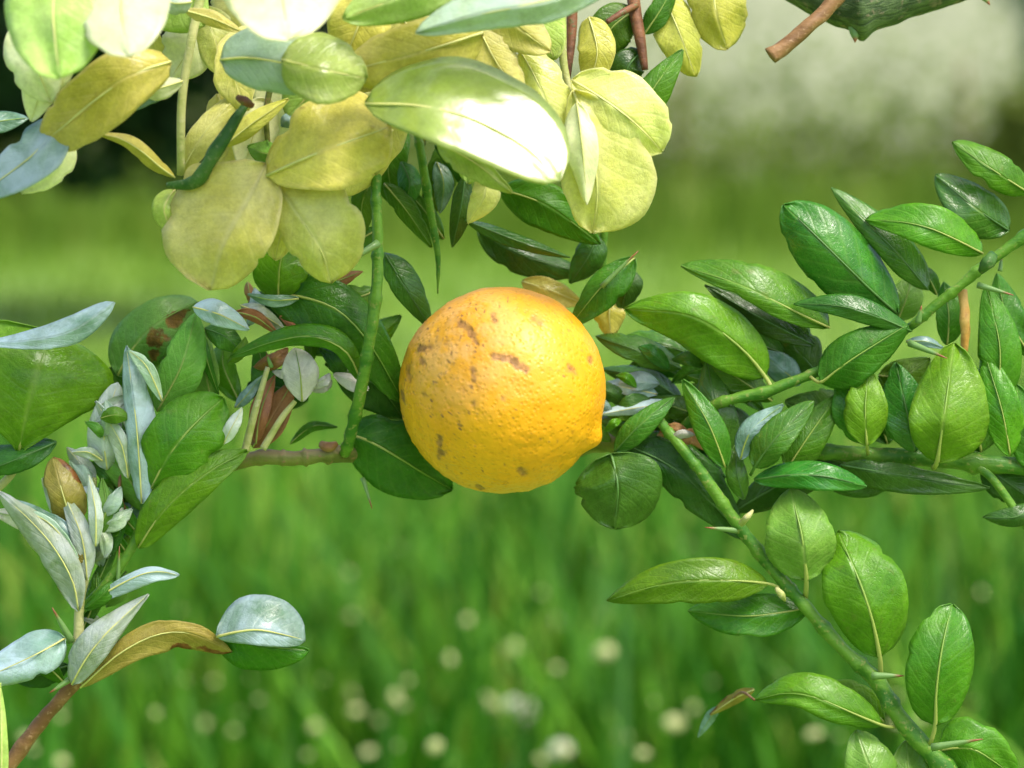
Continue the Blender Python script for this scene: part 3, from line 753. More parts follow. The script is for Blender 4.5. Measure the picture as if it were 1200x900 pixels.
# ---- short twig with green and yellow leaves, top centre
B = thing('upper_twig', (745, -40, 1.5), 'short reddish twig with green and yellow leaves right of the drooping yellow branch')
tube(B, 'twig', 'red', [(735, -70, 1.2), (743, 5, .8), (750, 45, .6), (756, 82, .5)], [8, 8, 7, 4])
tube(B, 'twig', 'red', [(746, 6, .6), (730, 14, .2), (711, 26, 0)], [4, 4, 3])
leaf(B, 'mid', [(746, 12, .8), (715, 35, .6), (698, 88, 1)], 28, 26, .3, .3)
leaf(B, 'dark', [(754, 60, .8), (735, 80, .5), (740, 118, 1)], 20, 20, .4, .2)
leaf(B, 'mid', [(745, 148, 0), (765, 105, -.4), (800, 58, 0)], 16, 22, .4, .4)
leaf(B, 'mid', [(755, 40, 1), (772, 15, .8), (792, -20, 1)], 14, 14, .4, .4)
leaf(B, 'olive', [(775, -10, 1.2), (795, 35, 1), (815, 90, 1.3)], 24, 30, .3, .3, b=.55)
leaf(B, 'olive', [(836, -45, 1), (838, 10, .8), (852, 58, 1.1)], 38, 32, .35, .3, b=.5)
leaf(B, 'blue', [(685, 30, 1), (695, 45, 1), (700, 66, 1.2)], 8, 8, .6, .6, mid=0)
leaf(B, 'green', [(586, 222, 1.0), (640, 240, .6), (704, 286, 1.2)], 26, 30, .2, .5)
tube(B, 'twig', 'stem', [(750, 60, 1), (722, 180, 1.6), (709, 260, 1.6), (705, 330, 2)], [6, 5, 5, 5])
leaf(B, 'gloss', [(545, 258, .4), (600, 280, .2), (668, 302, .6)], 8, 10, 1.4, .3, label='narrow glossy leaf seen edge on')
leaf(B, 'dark', [(700, 275, 1.6), (690, 300, 1.4), (668, 332, 1.8)], 20, 18, .5, .3)
leaf(B, 'dark', [(560, 270, 2.2), (615, 300, 2), (690, 322, 2.4)], 16, 24, .7, .3)

# ---- mossy branch at the upper right corner
B = thing('mossy_branch', (1010, -30, 2), 'thick mossy grey-green branch at the top right with a broken brown twig')
tube(B, 'branch', 'moss', [(780, -110, 3), (900, -48, 2), (965, -12, 1.8), (1010, 0, 1.6), (1060, -12, 1.8), (1150, -42, 2), (1300, -110, 3)], [30, 30, 33, 38, 34, 32, 36], seg=36, n=90, lump=.05, nodes=3)
tube(B, 'broken_twig', 'brown', [(992, -18, .2), (968, 12, 0), (944, 34, -.2), (924, 50, -.3), (903, 66, -.4)], [9, 9, 8, 8.5, 9.5], n=26, lump=.3)
thorn(B, (1002, 30, 1.2), (1002, 50, 1), 9)
thorn(B, (1150, -10, 1.4), (1160, 6, 1.2), 7)

# ---- branch the fruit grows on, running behind it to the right edge
B = thing('fruiting_branch', (589, 540, 3), 'long green branch running behind the fruit to the right edge with dark glossy leaves')
tube(B, 'branch', 'branch', [(150, 585, 1), (285, 540, .6), (345, 537, .5), (400, 532, .8), (500, 530, 3.4), (600, 535, 4.6), (700, 520, 3.6), (780, 515, 1.6)], [8, 9, 8.5, 10, 11, 12, 11, 10], lump=.22, n=110, nodes=14)
tube(B, 'branch', 'stem', [(760, 515, 2), (860, 520, 1.4), (970, 530, .9), (1085, 537, .8), (1260, 552, .6)], [8, 9, 9.5, 10, 11], lump=.22, n=80, nodes=9)
tube(B, 'twig', 'stem', [(790, 512, 1.4), (838, 474, .4), (893, 460, .2), (962, 433, .2), (990, 410, .6)], [8, 6.5, 6.5, 5.5, 4], lump=.22, n=50, nodes=5)
leaf(B, 'dry', [(772, 508, .4), (792, 504, .1), (812, 516, .4)], 9, 10, .5, .2, rug=2.2, wave=.25, mid=0)
leaf(B, 'dry', [(795, 520, .2), (812, 510, 0), (832, 530, .3)], 8, 11, .5, .2, rug=2.2, wave=.25, mid=0)
leaf(B, 'grey', [(785, 515, .1), (800, 508, -.1), (818, 512, .1)], 5, 6, .5, .2, rug=2.2, wave=.25, mid=0)
rs = random.Random(21)
for k in range(22):
    x, y = rs.uniform(705, 870), rs.uniform(395, 545); a_ = rs.uniform(-.7, .7) + math.pi * (rs.random() < .7); l_ = rs.uniform(24, 52); d_ = rs.uniform(.8, 2.2)
    leaf(B, rs.choice(['sky', 'dark', 'gloss', 'mid', 'blue', 'green']), [(x, y, d_), (x + math.cos(a_) * l_ * .5, y + math.sin(a_) * l_ * .5 - 4, d_ - .25), (x + math.cos(a_) * l_, y + math.sin(a_) * l_, d_)], l_ * .2, l_ * .24, .5, .3, rug=1.8, wave=.2, mid=0)
tube(B, 'twig', 'stem', [(1130, 540, .8), (1162, 560, .5), (1205, 620, .5)], [6, 5, 5])
tube(B, 'bud', 'brown', [(376, 520, .3), (385, 524, .1), (394, 520, .3)], [3, 6, 3], n=8, lump=.4)
thorn(B, (425, 560, 1), (436, 596, .8), 3)
leaf(B, 'mid', [(404, 508, 1), (440, 520, .6), (480, 545, .8), (530, 574, 1.6)], 40, 44, .35, .3, b=.55, a=1.0)
leaf(B, 'dark', [(395, 440, 1.4), (440, 450, 1.1), (474, 492, 1.6)], 34, 34, .3, .3)
leaf(B, 'olive', [(612, 330, 2.2), (645, 340, 2), (684, 356, 2.4)], 14, 20, .3, .3)
leaf(B, 'mid', [(744, 302, .6), (705, 336, .3), (668, 382, .8)], 26, 16, .3, .4)
leaf(B, 'dark', [(740, 315, 1.4), (735, 335, 1.2), (728, 365, 1.6)], 18, 18, .3, .3)
thorn(B, (705, 336, .2), (748, 294, 0), 3.5)
leaf(B, 'olive', [(716, 350, 1.6), (714, 368, 1.4), (716, 396, 1.6)], 20, 20, .2, .2, label='orange-yellow leaf peeping out beside the fruit')
leaf(B, 'green', [(897, 442, .2), (862, 402, -.3), (808, 370, -.5), (732, 362, .1)], 40, 32, .15, .5, b=.62, pet=(905, 456, .2))
leaf(B, 'dark', [(798, 432, 1.2), (750, 412, .8), (698, 394, 1.2)], 16, 18, .2, .9)
leaf(B, 'gloss', [(830, 425, 2), (780, 405, 1.6), (720, 400, 2.2)], 16, 20, .2, 1.0)
leaf(B, 'dark', [(800, 470, 2), (760, 445, 1.7), (705, 432, 2)], 16, 14, .2, 1.2)
leaf(B, 'sky', [(770, 462, 1.4), (738, 455, 1.2), (706, 450, 1.4)], 9, 12, .2, 1.3, mid=.5)
leaf(B, 'sky', [(790, 472, 1), (745, 478, .8), (702, 486, 1)], 8, 9, .3, 1.4, mid=.5)
leaf(B, 'gloss', [(720, 530, .4), (748, 500, 0), (790, 465, .3)], 15, 17, .5, .3)
leaf(B, 'dark', [(700, 490, 2.2), (760, 500, 2), (840, 492, 2.4)], 20, 22, .6, .3)
leaf(B, 'dark', [(716, 532, .2), (724, 570, -.3), (720, 620, .2)], 52, 52, .3, .3, b=.5, a=.95)
leaf(B, 'dark', [(728, 520, .8), (790, 548, .4), (830, 585, .5), (872, 632, 1)], 34, 28, .3, .3)
leaf(B, 'gloss', [(745, 515, 1.6), (800, 530, 1.2), (850, 560, 1.4)], 20, 26, .6, .4)
leaf(B, 'mid', [(850, 548, -.2), (832, 500, -.5), (800, 445, 0)], 20, 18, .3, .3)
leaf(B, 'dark', [(862, 540, .6), (840, 480, .4), (828, 420, .8)], 22, 22, .3, .3)
leaf(B, 'gloss', [(872, 585, .2), (864, 555, 0), (862, 522, .4)], 14, 12, .5, .2)
leaf(B, 'gloss', [(884, 548, -.6), (908, 515, -1), (954, 470, -.6)], 22, 20, .6, .25, pet=(880, 556, 0), b=.6)
leaf(B, 'blue', [(868, 538, -.2), (880, 505, -.5), (918, 474, -.2)], 14, 16, .7, .3)
leaf(B, 'mid', [(922, 550, 0), (945, 515, -.2), (982, 462, .3)], 22, 24, .35, .3)
leaf(B, 'gloss', [(884, 562, -.4), (935, 556, -.9), (975, 560, -.9), (1016, 570, -.4)], 17, 18, 1.1, .1, b=.6)
leaf(B, 'blue', [(938, 450, 1.2), (915, 432, 1), (892, 412, 1.2)], 16, 18, .6, .6, mid=.6)
leaf(B, 'blue', [(845, 470, 1.4), (870, 452, 1.2), (895, 440, 1.4)], 14, 16, .6, .6, mid=.6)
leaf(B, 'dark', [(960, 440, 1.6), (930, 405, 1.4), (900, 370, 1.8)], 28, 28, .3, .3)
leaf(B, 'dark', [(955, 405, .8), (890, 372, .6), (826, 334, .9)], 16, 14, .3, .6)
leaf(B, 'mid', [(972, 384, .2), (925, 362, -.3), (870, 335, -.4), (798, 311, .2)], 16, 34, .1, .55, b=.65)
leaf(B, 'dark', [(1068, 388, -.4), (1020, 368, -.8), (980, 358, -.8), (930, 356, -.4)], 14, 16, .1, .7)
leaf(B, 'mid', [(962, 448, -.4), (1000, 420, -.8), (1064, 380, -.5)], 30, 30, .45, .3, b=.6, pet=(950, 442, 0))
leaf(B, 'green', [(1016, 522, -.4), (1014, 480, -.7), (1018, 432, -.2)], 26, 27, .25, .25, pet=(1017, 532, .4))
leaf(B, 'mid', [(1010, 520, .2), (1000, 478, 0), (990, 430, .4)], 26, 20, .3, .3)
leaf(B, 'gloss', [(1072, 530, .2), (1062, 480, 0), (1050, 425, .4)], 30, 26, .4, .3)
leaf(B, 'green', [(1098, 542, -.8), (1106, 490, -1.4), (1118, 402, -.6)], 40, 52, .3, .3, b=.58, a=.95, pet=(1094, 548, 0))
leaf(B, 'green', [(1184, 534, -.2), (1174, 480, -.5), (1152, 408, .1)], 24, 24, .3, .3)
leaf(B, 'mid', [(1150, 530, .8), (1140, 480, .6), (1122, 420, 1)], 40, 40, .3, .3)
leaf(B, 'mid', [(1230, 560, .3), (1205, 510, .2), (1190, 450, .4)], 26, 26, .3, .3)
leaf(B, 'green', [(1030, 440, 1.2), (1058, 440, 1), (1090, 420, 1.2)], 20, 26, .3, .3)
leaf(B, 'dark', [(985, 545, .4), (1050, 556, 0), (1160, 572, .4)], 14, 22, .4, .3)
leaf(B, 'dark', [(860, 600, 1.2), (930, 560, 1), (1010, 540, 1.4)], 22, 24, .4, .3)
leaf(B, 'dark', [(1150, 545, 1), (1180, 565, .8), (1215, 590, 1)], 22, 24, .4, .3)
leaf(B, 'dark', [(1215, 592, .4), (1190, 606, .2), (1152, 606, .5)], 12, 14, .2, .6)

for (m_, pts_, w_) in (
        ('mid', [(905, 470, .8), (860, 440, .6), (815, 412, .9)], 18), ('mid', [(845, 500, 1.4), (800, 480, 1.2), (755, 470, 1.5)], 16),
        ('green', [(880, 470, 1), (850, 455, .8), (805, 440, 1)], 12), ('mid', [(1000, 470, 1.6), (960, 480, 1.4), (920, 470, 1.7)], 24),
        ('mid', [(1040, 520, 1.4), (1030, 480, 1.2), (1036, 440, 1.5)], 26), ('gloss', [(920, 415, 1.6), (880, 400, 1.4), (835, 385, 1.7)], 18),
        ('mid', [(1090, 530, 1.6), (1080, 480, 1.4), (1075, 430, 1.7)], 30), ('dark', [(880, 520, 2), (850, 500, 1.8), (800, 500, 2)], 26),
        ('dark', [(1060, 560, 1), (1000, 565, .8), (940, 545, 1)], 18), ('mid', [(730, 450, 2.4), (760, 430, 2.2), (800, 440, 2.4)], 14)):
    leaf(B, m_, pts_, w_, w_, .3, .3)

# ---- slanting shoot, lower right
B = thing('slanting_shoot', (1110, 900, 0), 'slender green shoot slanting down to the lower right corner with paired oval leaves')
tube(B, 'stem', 'stem', [(770, 490, .5), (800, 526, .0), (830, 565, -.1), (867, 618, .0), (910, 672, 0), (943, 710, -.1), (987, 760, -.2), (1027, 798, -.3), (1067, 857, -.4), (1150, 945, -.5)], [6, 6.5, 7, 7.5, 7.5, 8, 9, 10.5, 12], n=110, lump=.2, nodes=9)
thorn(B, (868, 622, 0), (826, 618, -.4), 4)
thorn(B, (1022, 792, -.8), (1060, 792, -1), 5)
thorn(B, (1092, 876, -1), (1152, 866, -1.4), 5)
tube(B, 'bud', 'stempale', [(868, 614, -.5), (876, 606, -.8), (882, 598, -.6)], [3, 4, 1.5], n=8, lump=.4)
tube(B, 'bud', 'stempale', [(910, 690, -.6), (916, 697, -.8), (920, 704, -.6)], [3, 4, 1.5], n=8, lump=.4)
leaf(B, 'pale', [(945, 680, -.6), (940, 630, -1.1), (926, 572, -.3)], 46, 38, .35, .3, b=.6, pet=(944, 700, 0))
leaf(B, 'green', [(1031, 770, -.6), (1018, 710, -1.2), (1000, 665, -1), (982, 622, -.2)], 46, 50, .3, .4, b=.6, pet=(1032, 792, -.2))
leaf(B, 'green', [(1096, 850, -.9), (1098, 800, -1.4), (1106, 750, -1.3), (1116, 708, -.5)], 40, 40, .3, .4, b=.52, pet=(1090, 872, -.6))
leaf(B, 'green', [(900, 684, -.2), (845, 680, -.8), (780, 684, -.8), (711, 704, -.1)], 28, 28, .1, .5, b=.7, pet=(916, 690, 0))
leaf(B, 'mid', [(948, 712, .3), (880, 722, 0), (806, 716, .5)], 26, 26, .1, .5, b=.65)
leaf(B, 'green', [(1034, 850, -.6), (985, 830, -1), (935, 812, -.9), (884, 820, -.2)], 20, 28, .1, .6, b=.7, pet=(1048, 852, -.4))
leaf(B, 'green', [(1036, 846, .2), (1005, 818, 0), (970, 798, .3)], 14, 18, .2, .4)
leaf(B, 'pale', [(1046, 950, -.4), (1022, 905, -.8), (1004, 856, -.3)], 30, 32, .3, .35, b=.55)
leaf(B, 'pale', [(1072, 950, -.2), (1066, 910, -.4), (1062, 868, 0)], 26, 26, .3, .3)
leaf(B, 'green', [(1100, 880, -.2), (1140, 878, -.7), (1192, 912, -.3)], 36, 30, .3, .3, b=.55)
tube(B, 'twig', 'brown', [(884, 820, -.2), (868, 812, 1.4), (848, 830, 3)], [1.5, 2, 1.5])
leaf(B, 'khaki', [(884, 808, 1.8), (862, 818, 2), (832, 838, 2.6)], 7, 8, .4, .4, label='withered khaki leaf curled at the end of a thin twig')
leaf(B, 'blue', [(842, 828, 2.6), (832, 842, 2.8), (818, 864, 3.2)], 6, 7, .4, .4, mid=.5)

# ---- shoot rising to the right edge
B = thing('glossy_shoot', (1200, 276, 0), 'green shoot with dark glossy leaves rising to the upper right edge')
tube(B, 'stem', 'stem', [(1060, 388, .4), (1075, 376, 0), (1115, 343, -.2), (1155, 310, -.3), (1230, 255, -.4)], [4.5, 5.5, 6, 6.5, 7], lump=.25, n=60, nodes=5)
tube(B, 'bud', 'stemdark', [(1150, 318, -.8), (1158, 308, -1), (1164, 298, -.8)], [4, 8, 5], n=8, lump=.4)
thorn(B, (1146, 334, -.4), (1188, 346, -.8), 4)
thorn(B, (1066, 402, -.6), (1110, 420, -1.4), 4.5)
thorn(B, (1076, 378, -.4), (1080, 358, -.6), 4)
thorn(B, (1172, 318, 0), (1174, 300, 0), 3)
tube(B, 'dry_twig', 'straw', [(1128, 340, .2), (1131, 375, 0), (1130, 412, .2)], [5, 6, 4.5], lump=.35, n=24)
leaf(B, 'gloss', [(1052, 368, .2), (1010, 330, -.4), (960, 280, -.6), (918, 240, 0)], 42, 40, .3, .55, cv=.2, b=.55, a=1.1)
leaf(B, 'gloss', [(1088, 340, .4), (1045, 290, 0), (974, 220, .5)], 18, 24, .3, .5)
leaf(B, 'green', [(1152, 297, -.2), (1110, 276, -.7), (1070, 262, -.7), (1014, 257, 0)], 22, 28, .1, .5, b=.65)
leaf(B, 'gloss', [(1182, 270, .2), (1145, 245, -.3), (1096, 205, .1)], 30, 26, .2, .6, b=.6)
leaf(B, 'green', [(1206, 226, -.2), (1165, 200, -.6), (1116, 166, -.2)], 20, 22, .2, .5, b=.6)
leaf(B, 'green', [(1168, 478, .2), (1172, 410, -.2), (1156, 334, .3)], 26, 26, .3, .3)
leaf(B, 'pale', [(1052, 376, 1.4), (1062, 350, 1.2), (1070, 320, 1.6)], 20, 20, .3, .3)
leaf(B, 'mid', [(1098, 345, .8), (1090, 328, .6), (1080, 310, .8)], 8, 10, .4, .4)
leaf(B, 'mid', [(1110, 404, .8), (1112, 370, .6), (1106, 330, 1)], 16, 18, .3, .3)
leaf(B, 'blue', [(1062, 400, .2), (1085, 400, 0), (1106, 408, .2)], 6, 7, .8, .3, mid=.6)
leaf(B, 'mid', [(1210, 420, 1), (1180, 370, .8), (1168, 320, 1)], 18, 22, .3, .3)

# ---- upright thorny stem left of the fruit with its leaves
B = thing('thorny_stem', (412, 520, .5), 'upright green thorny stem just left of the fruit, with leaves crowding its left side')
tube(B, 'stem', 'stem', [(448, 150, 0), (441, 215, -.6), (443, 290, -1), (440, 350, -1.2), (428, 430, -1), (412, 505, -.2), (404, 532, .5)], [6, 6, 6.5, 7, 7, 7, 6], n=90, lump=.2, nodes=7)
tube(B, 'stem', 'stem', [(488, 150, .2), (495, 190, 0), (505, 250, .1), (513, 300, .2), (513, 344, .3)], [4.5, 5.5, 5, 3.5, .8], n=40, nodes=4)
thorn(B, (443, 285, -1.4), (400, 312, -2), 5)
leaf(B, 'mid', [(442, 200, .2), (425, 235, 0), (424, 280, .4)], 16, 14, .4, .4)
leaf(B, 'mid', [(450, 215, .4), (475, 245, .2), (506, 290, .5)], 14, 12, .5, .3)
leaf(B, 'dark', [(545, 205, .6), (540, 245, .4), (530, 290, .8)], 14, 12, .4, .4)
leaf(B, 'gloss', [(470, 190, .6), (480, 215, .4), (472, 250, .6)], 14, 14, .5, .5)
leaf(B, 'blue', [(512, 190, .8), (520, 215, .6), (516, 250, .8)], 12, 13, .6, .4, mid=.6)
leaf(B, 'dark', [(510, 170, 1), (535, 190, .8), (550, 230, 1.1)], 14, 12, .4, .4)
leaf(B, 'mid', [(444, 268, .4), (415, 285, .2), (380, 312, .5)], 14, 14, .4, .3)
leaf(B, 'dark', [(450, 296, .6), (474, 335, .3), (506, 386, .8)], 20, 16, .4, .3)
leaf(B, 'green', [(326, 352, -.2), (328, 310, -.6), (342, 270, -.2)], 32, 34, .3, .3, b=.6)
leaf(B, 'mid', [(312, 345, .2), (370, 352, -.4), (420, 385, -.4), (474, 472, .6)], 32, 44, .5, .25, b=.6)
leaf(B, 'green', [(424, 448, -.4), (395, 402, -1), (340, 396, -1.2), (270, 418, -.8)], 12, 16, .2, .9, b=.6)
leaf(B, 'sky', [(226, 360, -.6), (256, 368, -1), (292, 386, -.6)], 16, 14, .9, .2)
leaf(B, 'gloss', [(240, 385, 0), (265, 395, -.2), (285, 415, 0)], 14, 16, .6, .2)
leaf(B, 'white', [(282, 358, 0), (306, 368, -.3), (334, 386, 0)], 10, 12, .7, .3)
leaf(B, 'dark', [(290, 350, 1), (330, 362, .8), (400, 380, 1)], 20, 20, .5, .3)
leaf(B, 'dry', [(372, 345, .4), (395, 330, .2), (425, 318, .5)], 9, 9, .4, .4)
leaf(B, 'dry', [(290, 330, 1), (293, 345, .9), (300, 360, 1)], 6, 6, .4, .4, mid=.6)
leaf(B, 'dark', [(360, 470, 1.8), (330, 455, 1.5), (290, 450, 1.8)], 26, 22, .4, .3)
tube(B, 'twig', 'stempale', [(287, 530, -.2), (298, 485, -.4), (314, 430, -.4)], [5, 4.5, 3])
tube(B, 'twig', 'stempale', [(308, 526, -.2), (330, 490, -.3), (346, 470, -.3)], [4.5, 4, 3])
leaf(B, 'grey', [(354, 470, -.4), (352, 440, -.7), (346, 408, -.4)], 22, 22, .3, .3, a=1.15, b=.6, label='dry greyish leaf above the horizontal branch')
leaf(B, 'dry', [(296, 524, .4), (318, 490, .2), (344, 446, .5)], 18, 20, .4, -.2, label='dry brown leaf hanging by the branch')
leaf(B, 'blue', [(276, 478, .2), (290, 462, .1), (308, 440, .3)], 7, 8, .4, .4, mid=.6)
leaf(B, 'mid', [(340, 520, 1.6), (365, 500, 1.4), (395, 500, 1.8)], 6, 7, .4, .4, mid=.5)
thorn(B, (318, 430, -.4), (312, 414, -.6), 3)

for (m_, pts_, w_) in (
        ('dry', [(300, 520, .2), (306, 480, 0), (322, 440, .3)], 13), ('dry', [(276, 366, -.2), (300, 372, -.4), (326, 392, -.2)], 8),
        ('green', [(440, 340, .2), (410, 350, 0), (360, 338, .3)], 20), ('mid', [(300, 470, .6), (310, 440, .4), (300, 400, .7)], 16),
        ('pale', [(400, 330, .6), (380, 322, .4), (350, 330, .7)], 10), ('green', [(430, 440, .8), (440, 400, .6), (470, 370, .9)], 18),
        ('mid', [(520, 280, 1.4), (500, 250, 1.2), (470, 215, 1.5)], 13), ('blue', [(350, 350, -.4), (320, 352, -.6), (290, 345, -.4)], 8)):
    leaf(B, m_, pts_, w_, w_ * .8, .4, .2, rug=1.8, wave=.15)

rs = random.Random(13)
for k in range(18):
    x, y = rs.uniform(255, 420), rs.uniform(345, 470); a_ = rs.uniform(-2.9, .6); l_ = rs.uniform(22, 50); d_ = rs.uniform(-.3, 1.4)
    leaf(B, rs.choice(['sky', 'dry', 'mid', 'green', 'pale', 'dark', 'grey']), [(x, y, d_), (x + math.cos(a_) * l_ * .5 + 4, y + math.sin(a_) * l_ * .5, d_ - .3), (x + math.cos(a_) * l_, y + math.sin(a_) * l_, d_)], l_ * .16, l_ * .26, .5, .2, rug=2.2, wave=.25, mid=0)

# ---- leafy shoot at the left with one damaged leaf
B = thing('leafy_shoot', (170, 640, .4), 'left shoot with broad green leaves, one of them with a brown eaten patch')
tube(B, 'stem', 'stem', [(92, 718, -.2), (128, 680, -.4), (160, 630, -.4), (172, 585, -.3), (178, 545, .2)], [6, 6, 6, 6, 4], lump=.2)
tube(B, 'stem', 'stempale', [(-40, 600, .6), (10, 560, .2), (22, 528, 0)], [6, 5, 5])
leaf(B, 'green', [(22, 530, -.4), (32, 480, -.9), (46, 430, -.9), (60, 388, -.3)], 110, 92, .2, .35, b=.5, a=1.9, under=0, wave=.05, label='largest green leaf with its upper edge rolled over')
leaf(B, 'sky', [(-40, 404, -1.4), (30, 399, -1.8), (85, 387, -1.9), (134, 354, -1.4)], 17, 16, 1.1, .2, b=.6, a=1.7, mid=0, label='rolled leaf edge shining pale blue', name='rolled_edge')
leaf(B, 'eaten', [(138, 440, .4), (160, 402, 0), (190, 375, -.1), (232, 354, .5)], 32, 36, .4, .3, b=.55, label='green leaf with a brown eaten patch')
leaf(B, 'pale', [(184, 482, -.4), (212, 430, -.8), (230, 366, -.2)], 24, 28, .3, .35, b=.65)
leaf(B, 'mid', [(232, 372, 0), (242, 420, -.2), (256, 462, .2)], 6, 7, .5, .3)
leaf(B, 'sky', [(166, 590, -.8), (160, 500, -1.3), (148, 405, -.8)], 14, 24, 1.0, .3, b=.6, label='upright folded leaf with a bluish sky sheen in its colour')
leaf(B, 'white', [(126, 550, -.2), (122, 505, -.6), (138, 448, -.2)], 20, 20, .5, .3, b=.5, label='whitened curled leaf')
leaf(B, 'mid', [(118, 490, -1), (135, 486, -1.2), (152, 490, -1)], 10, 11, .4, .4, mid=.5)
leaf(B, 'gloss', [(150, 590, .4), (136, 560, .2), (118, 535, .5)], 20, 22, .4, .4)
leaf(B, 'green', [(178, 572, -.9), (200, 530, -1.5), (230, 495, -1.5), (262, 466, -.8)], 40, 44, .35, .25, b=.52, a=1.0)
leaf(B, 'white', [(262, 520, -1), (272, 500, -1.2), (284, 478, -1)], 9, 9, .5, .5, mid=.5)
leaf(B, 'green', [(162, 642, -.8), (195, 595, -1.4), (240, 556, -1.4), (290, 528, -.8)], 26, 24, .4, .25, b=.6)
leaf(B, 'blue', [(185, 590, -.2), (192, 572, -.3), (204, 560, -.2)], 9, 10, .6, .4, mid=.5)
leaf(B, 'dark', [(66, 518, -.2), (20, 538, -.7), (-40, 560, -.4)], 16, 18, .2, .9)
leaf(B, 'gloss', [(40, 528, .4), (0, 535, .2), (-40, 530, .4)], 12, 14, .2, 1.0)

for (m_, pts_, w_) in (
        ('pale', [(172, 600, 0), (150, 560, -.3), (108, 520, 0)], 18), ('green', [(165, 630, .2), (138, 600, 0), (112, 590, .3)], 16),
        ('white', [(150, 560, -.6), (142, 520, -.9), (112, 470, -.6)], 12), ('pale', [(200, 400, .6), (185, 440, .4), (176, 480, .7)], 18),
        ('mid', [(176, 560, .8), (160, 500, .6), (130, 430, .9)], 22), ('pale', [(250, 480, .4), (240, 430, .2), (240, 390, .5)], 20),
        ('green', [(280, 470, .8), (262, 430, .6), (262, 400, .9)], 18), ('palesheen', [(190, 470, -1), (172, 430, -1.2), (150, 410, -1)], 10),
        ('white', [(120, 540, -.4), (104, 530, -.6), (84, 530, -.4)], 8)):
    leaf(B, m_, pts_, w_, w_ * .8, .4, .2, rug=1.8, wave=.15)

rs = random.Random(5)
for k in range(18):
    x, y = rs.uniform(95, 175), rs.uniform(440, 640); a_ = rs.uniform(-2.8, -.4); l_ = rs.uniform(22, 48); d_ = rs.uniform(-.8, .8)
    leaf(B, rs.choice(['sky', 'white', 'pale', 'mid', 'green', 'palesheen', 'white']), [(x, y, d_), (x + math.cos(a_) * l_ * .5 + 4, y + math.sin(a_) * l_ * .5, d_ - .3), (x + math.cos(a_) * l_, y + math.sin(a_) * l_, d_)], l_ * .2, l_ * .28, .5, .2, rug=2.2, wave=.25, mid=0)
tube(B, 'twig', 'brown', [(150, 610, 0), (140, 570, -.2), (150, 520, 0)], [2.5, 2, 1.2], n=16, lump=.3)

# ---- whitish shoot at the lower left
B = thing('whitish_shoot', (10, 897, 0), 'brown-stemmed shoot with narrow whitish curled leaves at the lower left')
tube(B, 'stem', 'brown', [(-10, 930, .4), (22, 880, .2), (55, 838, 0), (90, 797, -.2)], [10, 9, 8, 7], lump=.3, n=30)
tube(B, 'stem', 'stempale', [(90, 800, -.2), (92, 755, -.4), (93, 712, -.4), (104, 650, -.2), (110, 560, .2)], [7, 6.5, 6, 5.5, 4], lump=.2, n=36)
thorn(B, (84, 752, -.6), (61, 712, -1), 5)
thorn(B, (138, 690, -.6), (140, 640, -.8), 3)
thorn(B, (82, 796, -.6), (58, 812, -.8), 4)
leaf(B, 'khaki', [(86, 618, -.4), (74, 580, -.8), (62, 536, -.4)], 22, 26, .4, .3, b=.5)
leaf(B, 'white', [(112, 566, .2), (96, 545, 0), (78, 524, .2)], 10, 11, .6, .4, mid=.6, rug=1.9, wave=.16)
leaf(B, 'white', [(92, 716, -.8), (80, 668, -1.2), (45, 620, -1.2), (-4, 574, -.8)], 22, 18, .7, .2, b=.7, rug=1.9, wave=.16)
leaf(B, 'blue', [(98, 690, -.4), (82, 635, -.8), (20, 586, -.6)], 14, 16, .9, .3, rug=1.9, wave=.16)
leaf(B, 'white', [(102, 680, -.8), (96, 630, -1), (72, 572, -.6)], 13, 13, .6, .3, rug=1.9, wave=.16)
leaf(B, 'white', [(112, 640, -1), (112, 600, -1.2), (104, 556, -.8)], 9, 9, .5, .5, rug=1.9, wave=.16)
leaf(B, 'gloss', [(130, 650, -.2), (132, 600, -.4), (116, 566, 0)], 14, 16, .4, .4)
leaf(B, 'blue', [(125, 640, .4), (152, 600, .2), (160, 560, .4)], 12, 14, .5, .4, rug=1.9, wave=.16)
leaf(B, 'sky', [(108, 704, -.6), (150, 680, -1), (180, 670, -1), (210, 674, -.6)], 7, 14, 1.0, .1, b=.6, rug=1.9, wave=.16)
leaf(B, 'mid', [(98, 720, .2), (116, 680, 0), (142, 620, .3)], 9, 9, .4, .4)
leaf(B, 'white', [(84, 802, -1), (106, 764, -1.5), (132, 735, -1.4), (174, 696, -1)], 22, 18, .6, .3, a=.7, b=.8, rug=1.9, wave=.16, label='curled whitish leaf at the stem joint')
leaf(B, 'mid', [(100, 760, -.6), (112, 742, -.8), (122, 728, -.6)], 12, 12, .4, .3)
leaf(B, 'sky', [(76, 748, -.8), (40, 768, -1.3), (-30, 800, -1)], 26, 26, .1, .75, b=.55, rug=1.9, wave=.16, label='broad leaf with a white wet shine at the left edge')
leaf(B, 'dark', [(80, 780, .2), (50, 790, 0), (20, 800, .2)], 16, 14, .2, .5)
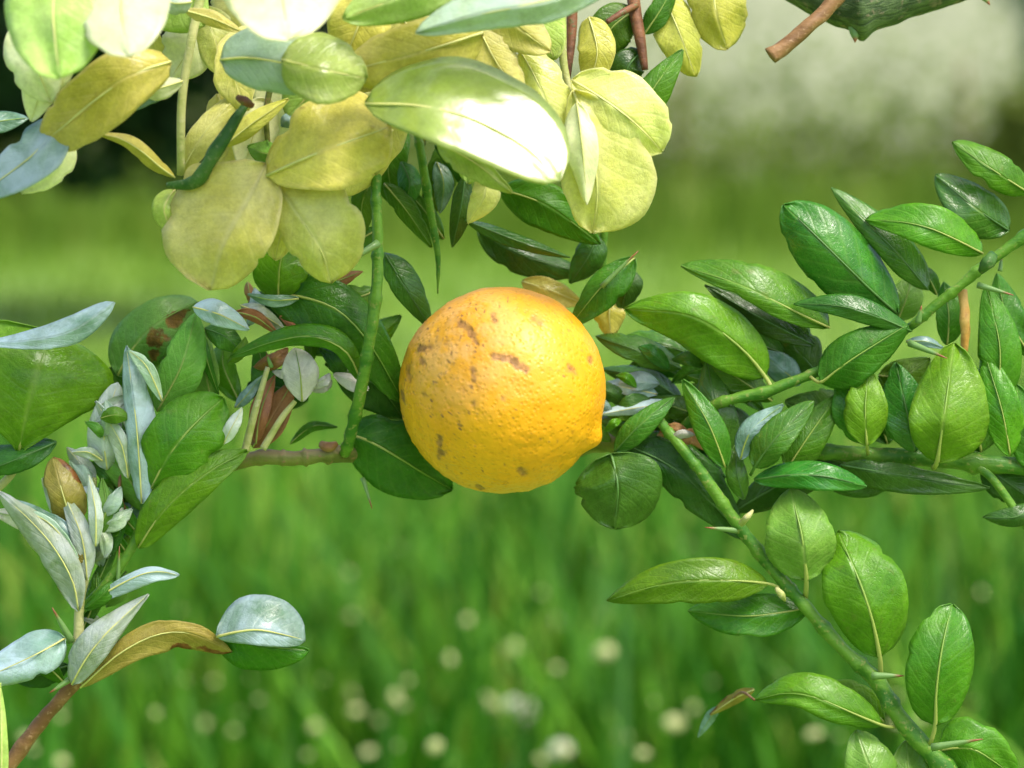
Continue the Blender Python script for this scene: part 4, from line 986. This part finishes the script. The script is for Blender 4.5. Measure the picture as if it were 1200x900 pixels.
leaf(B, 'khaki', [(94, 806, -.6), (140, 766, -1), (180, 745, -1.1), (222, 742, -1), (272, 764, -.6)], 16, 22, .3, .35, b=.55, a=1.1, label='long khaki leaf browning along its lower edge')
leaf(B, 'green', [(255, 742, -.4), (300, 756, -.7), (362, 762, -.2)], 8, 30, .2, .3, b=.5)
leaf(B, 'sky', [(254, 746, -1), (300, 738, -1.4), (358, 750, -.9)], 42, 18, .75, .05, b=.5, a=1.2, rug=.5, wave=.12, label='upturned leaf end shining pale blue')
for (m_, pts_, w_) in (
        ('pale', [(95, 700, -.6), (70, 640, -.9), (38, 596, -.6)], 15), ('khaki', [(98, 690, -.2), (84, 650, -.4), (62, 600, -.2)], 14),
        ('pale', [(106, 640, -.6), (124, 600, -.8), (120, 560, -.6)], 11), ('palesheen', [(94, 660, -.9), (60, 615, -1.1), (10, 590, -.8)], 8),
        ('green', [(150, 650, 0), (128, 620, -.2), (112, 600, 0)], 12), ('mid', [(96, 740, 0), (112, 700, -.2), (112, 670, 0)], 12),
        ('white', [(90, 640, 0), (70, 600, -.2), (50, 560, 0)], 10), ('grey', [(60, 640, .2), (30, 610, 0), (-10, 600, .2)], 14),
        ('green', [(75, 800, -.4), (52, 778, -.6), (20, 760, -.4)], 12), ('pale', [(132, 790, -.2), (118, 770, -.4), (100, 750, -.2)], 10)):
    leaf(B, m_, pts_, w_, w_ * .8, .4, .2, rug=1.9, wave=.16)
rs = random.Random(9)
for k in range(14):
    y = rs.uniform(600, 740); x = rs.uniform(92, 128) + (700 - y) * .12 * (y < 700); a_ = rs.uniform(-2.9, -.5); l_ = rs.uniform(24, 50); d_ = rs.uniform(-.7, .5)
    leaf(B, rs.choice(['sky', 'white', 'pale', 'mid', 'khaki', 'palesheen', 'white']), [(x, y, d_), (x + math.cos(a_) * l_ * .5 + 4, y + math.sin(a_) * l_ * .5, d_ - .3), (x + math.cos(a_) * l_, y + math.sin(a_) * l_, d_)], l_ * .15, l_ * .24, .6, .2, rug=2.2, wave=.25, mid=0)
leaf(B, 'lime', [(0, 960, -2), (2, 880, -2.2), (0, 800, -2)], 10, 8, .4, .4)
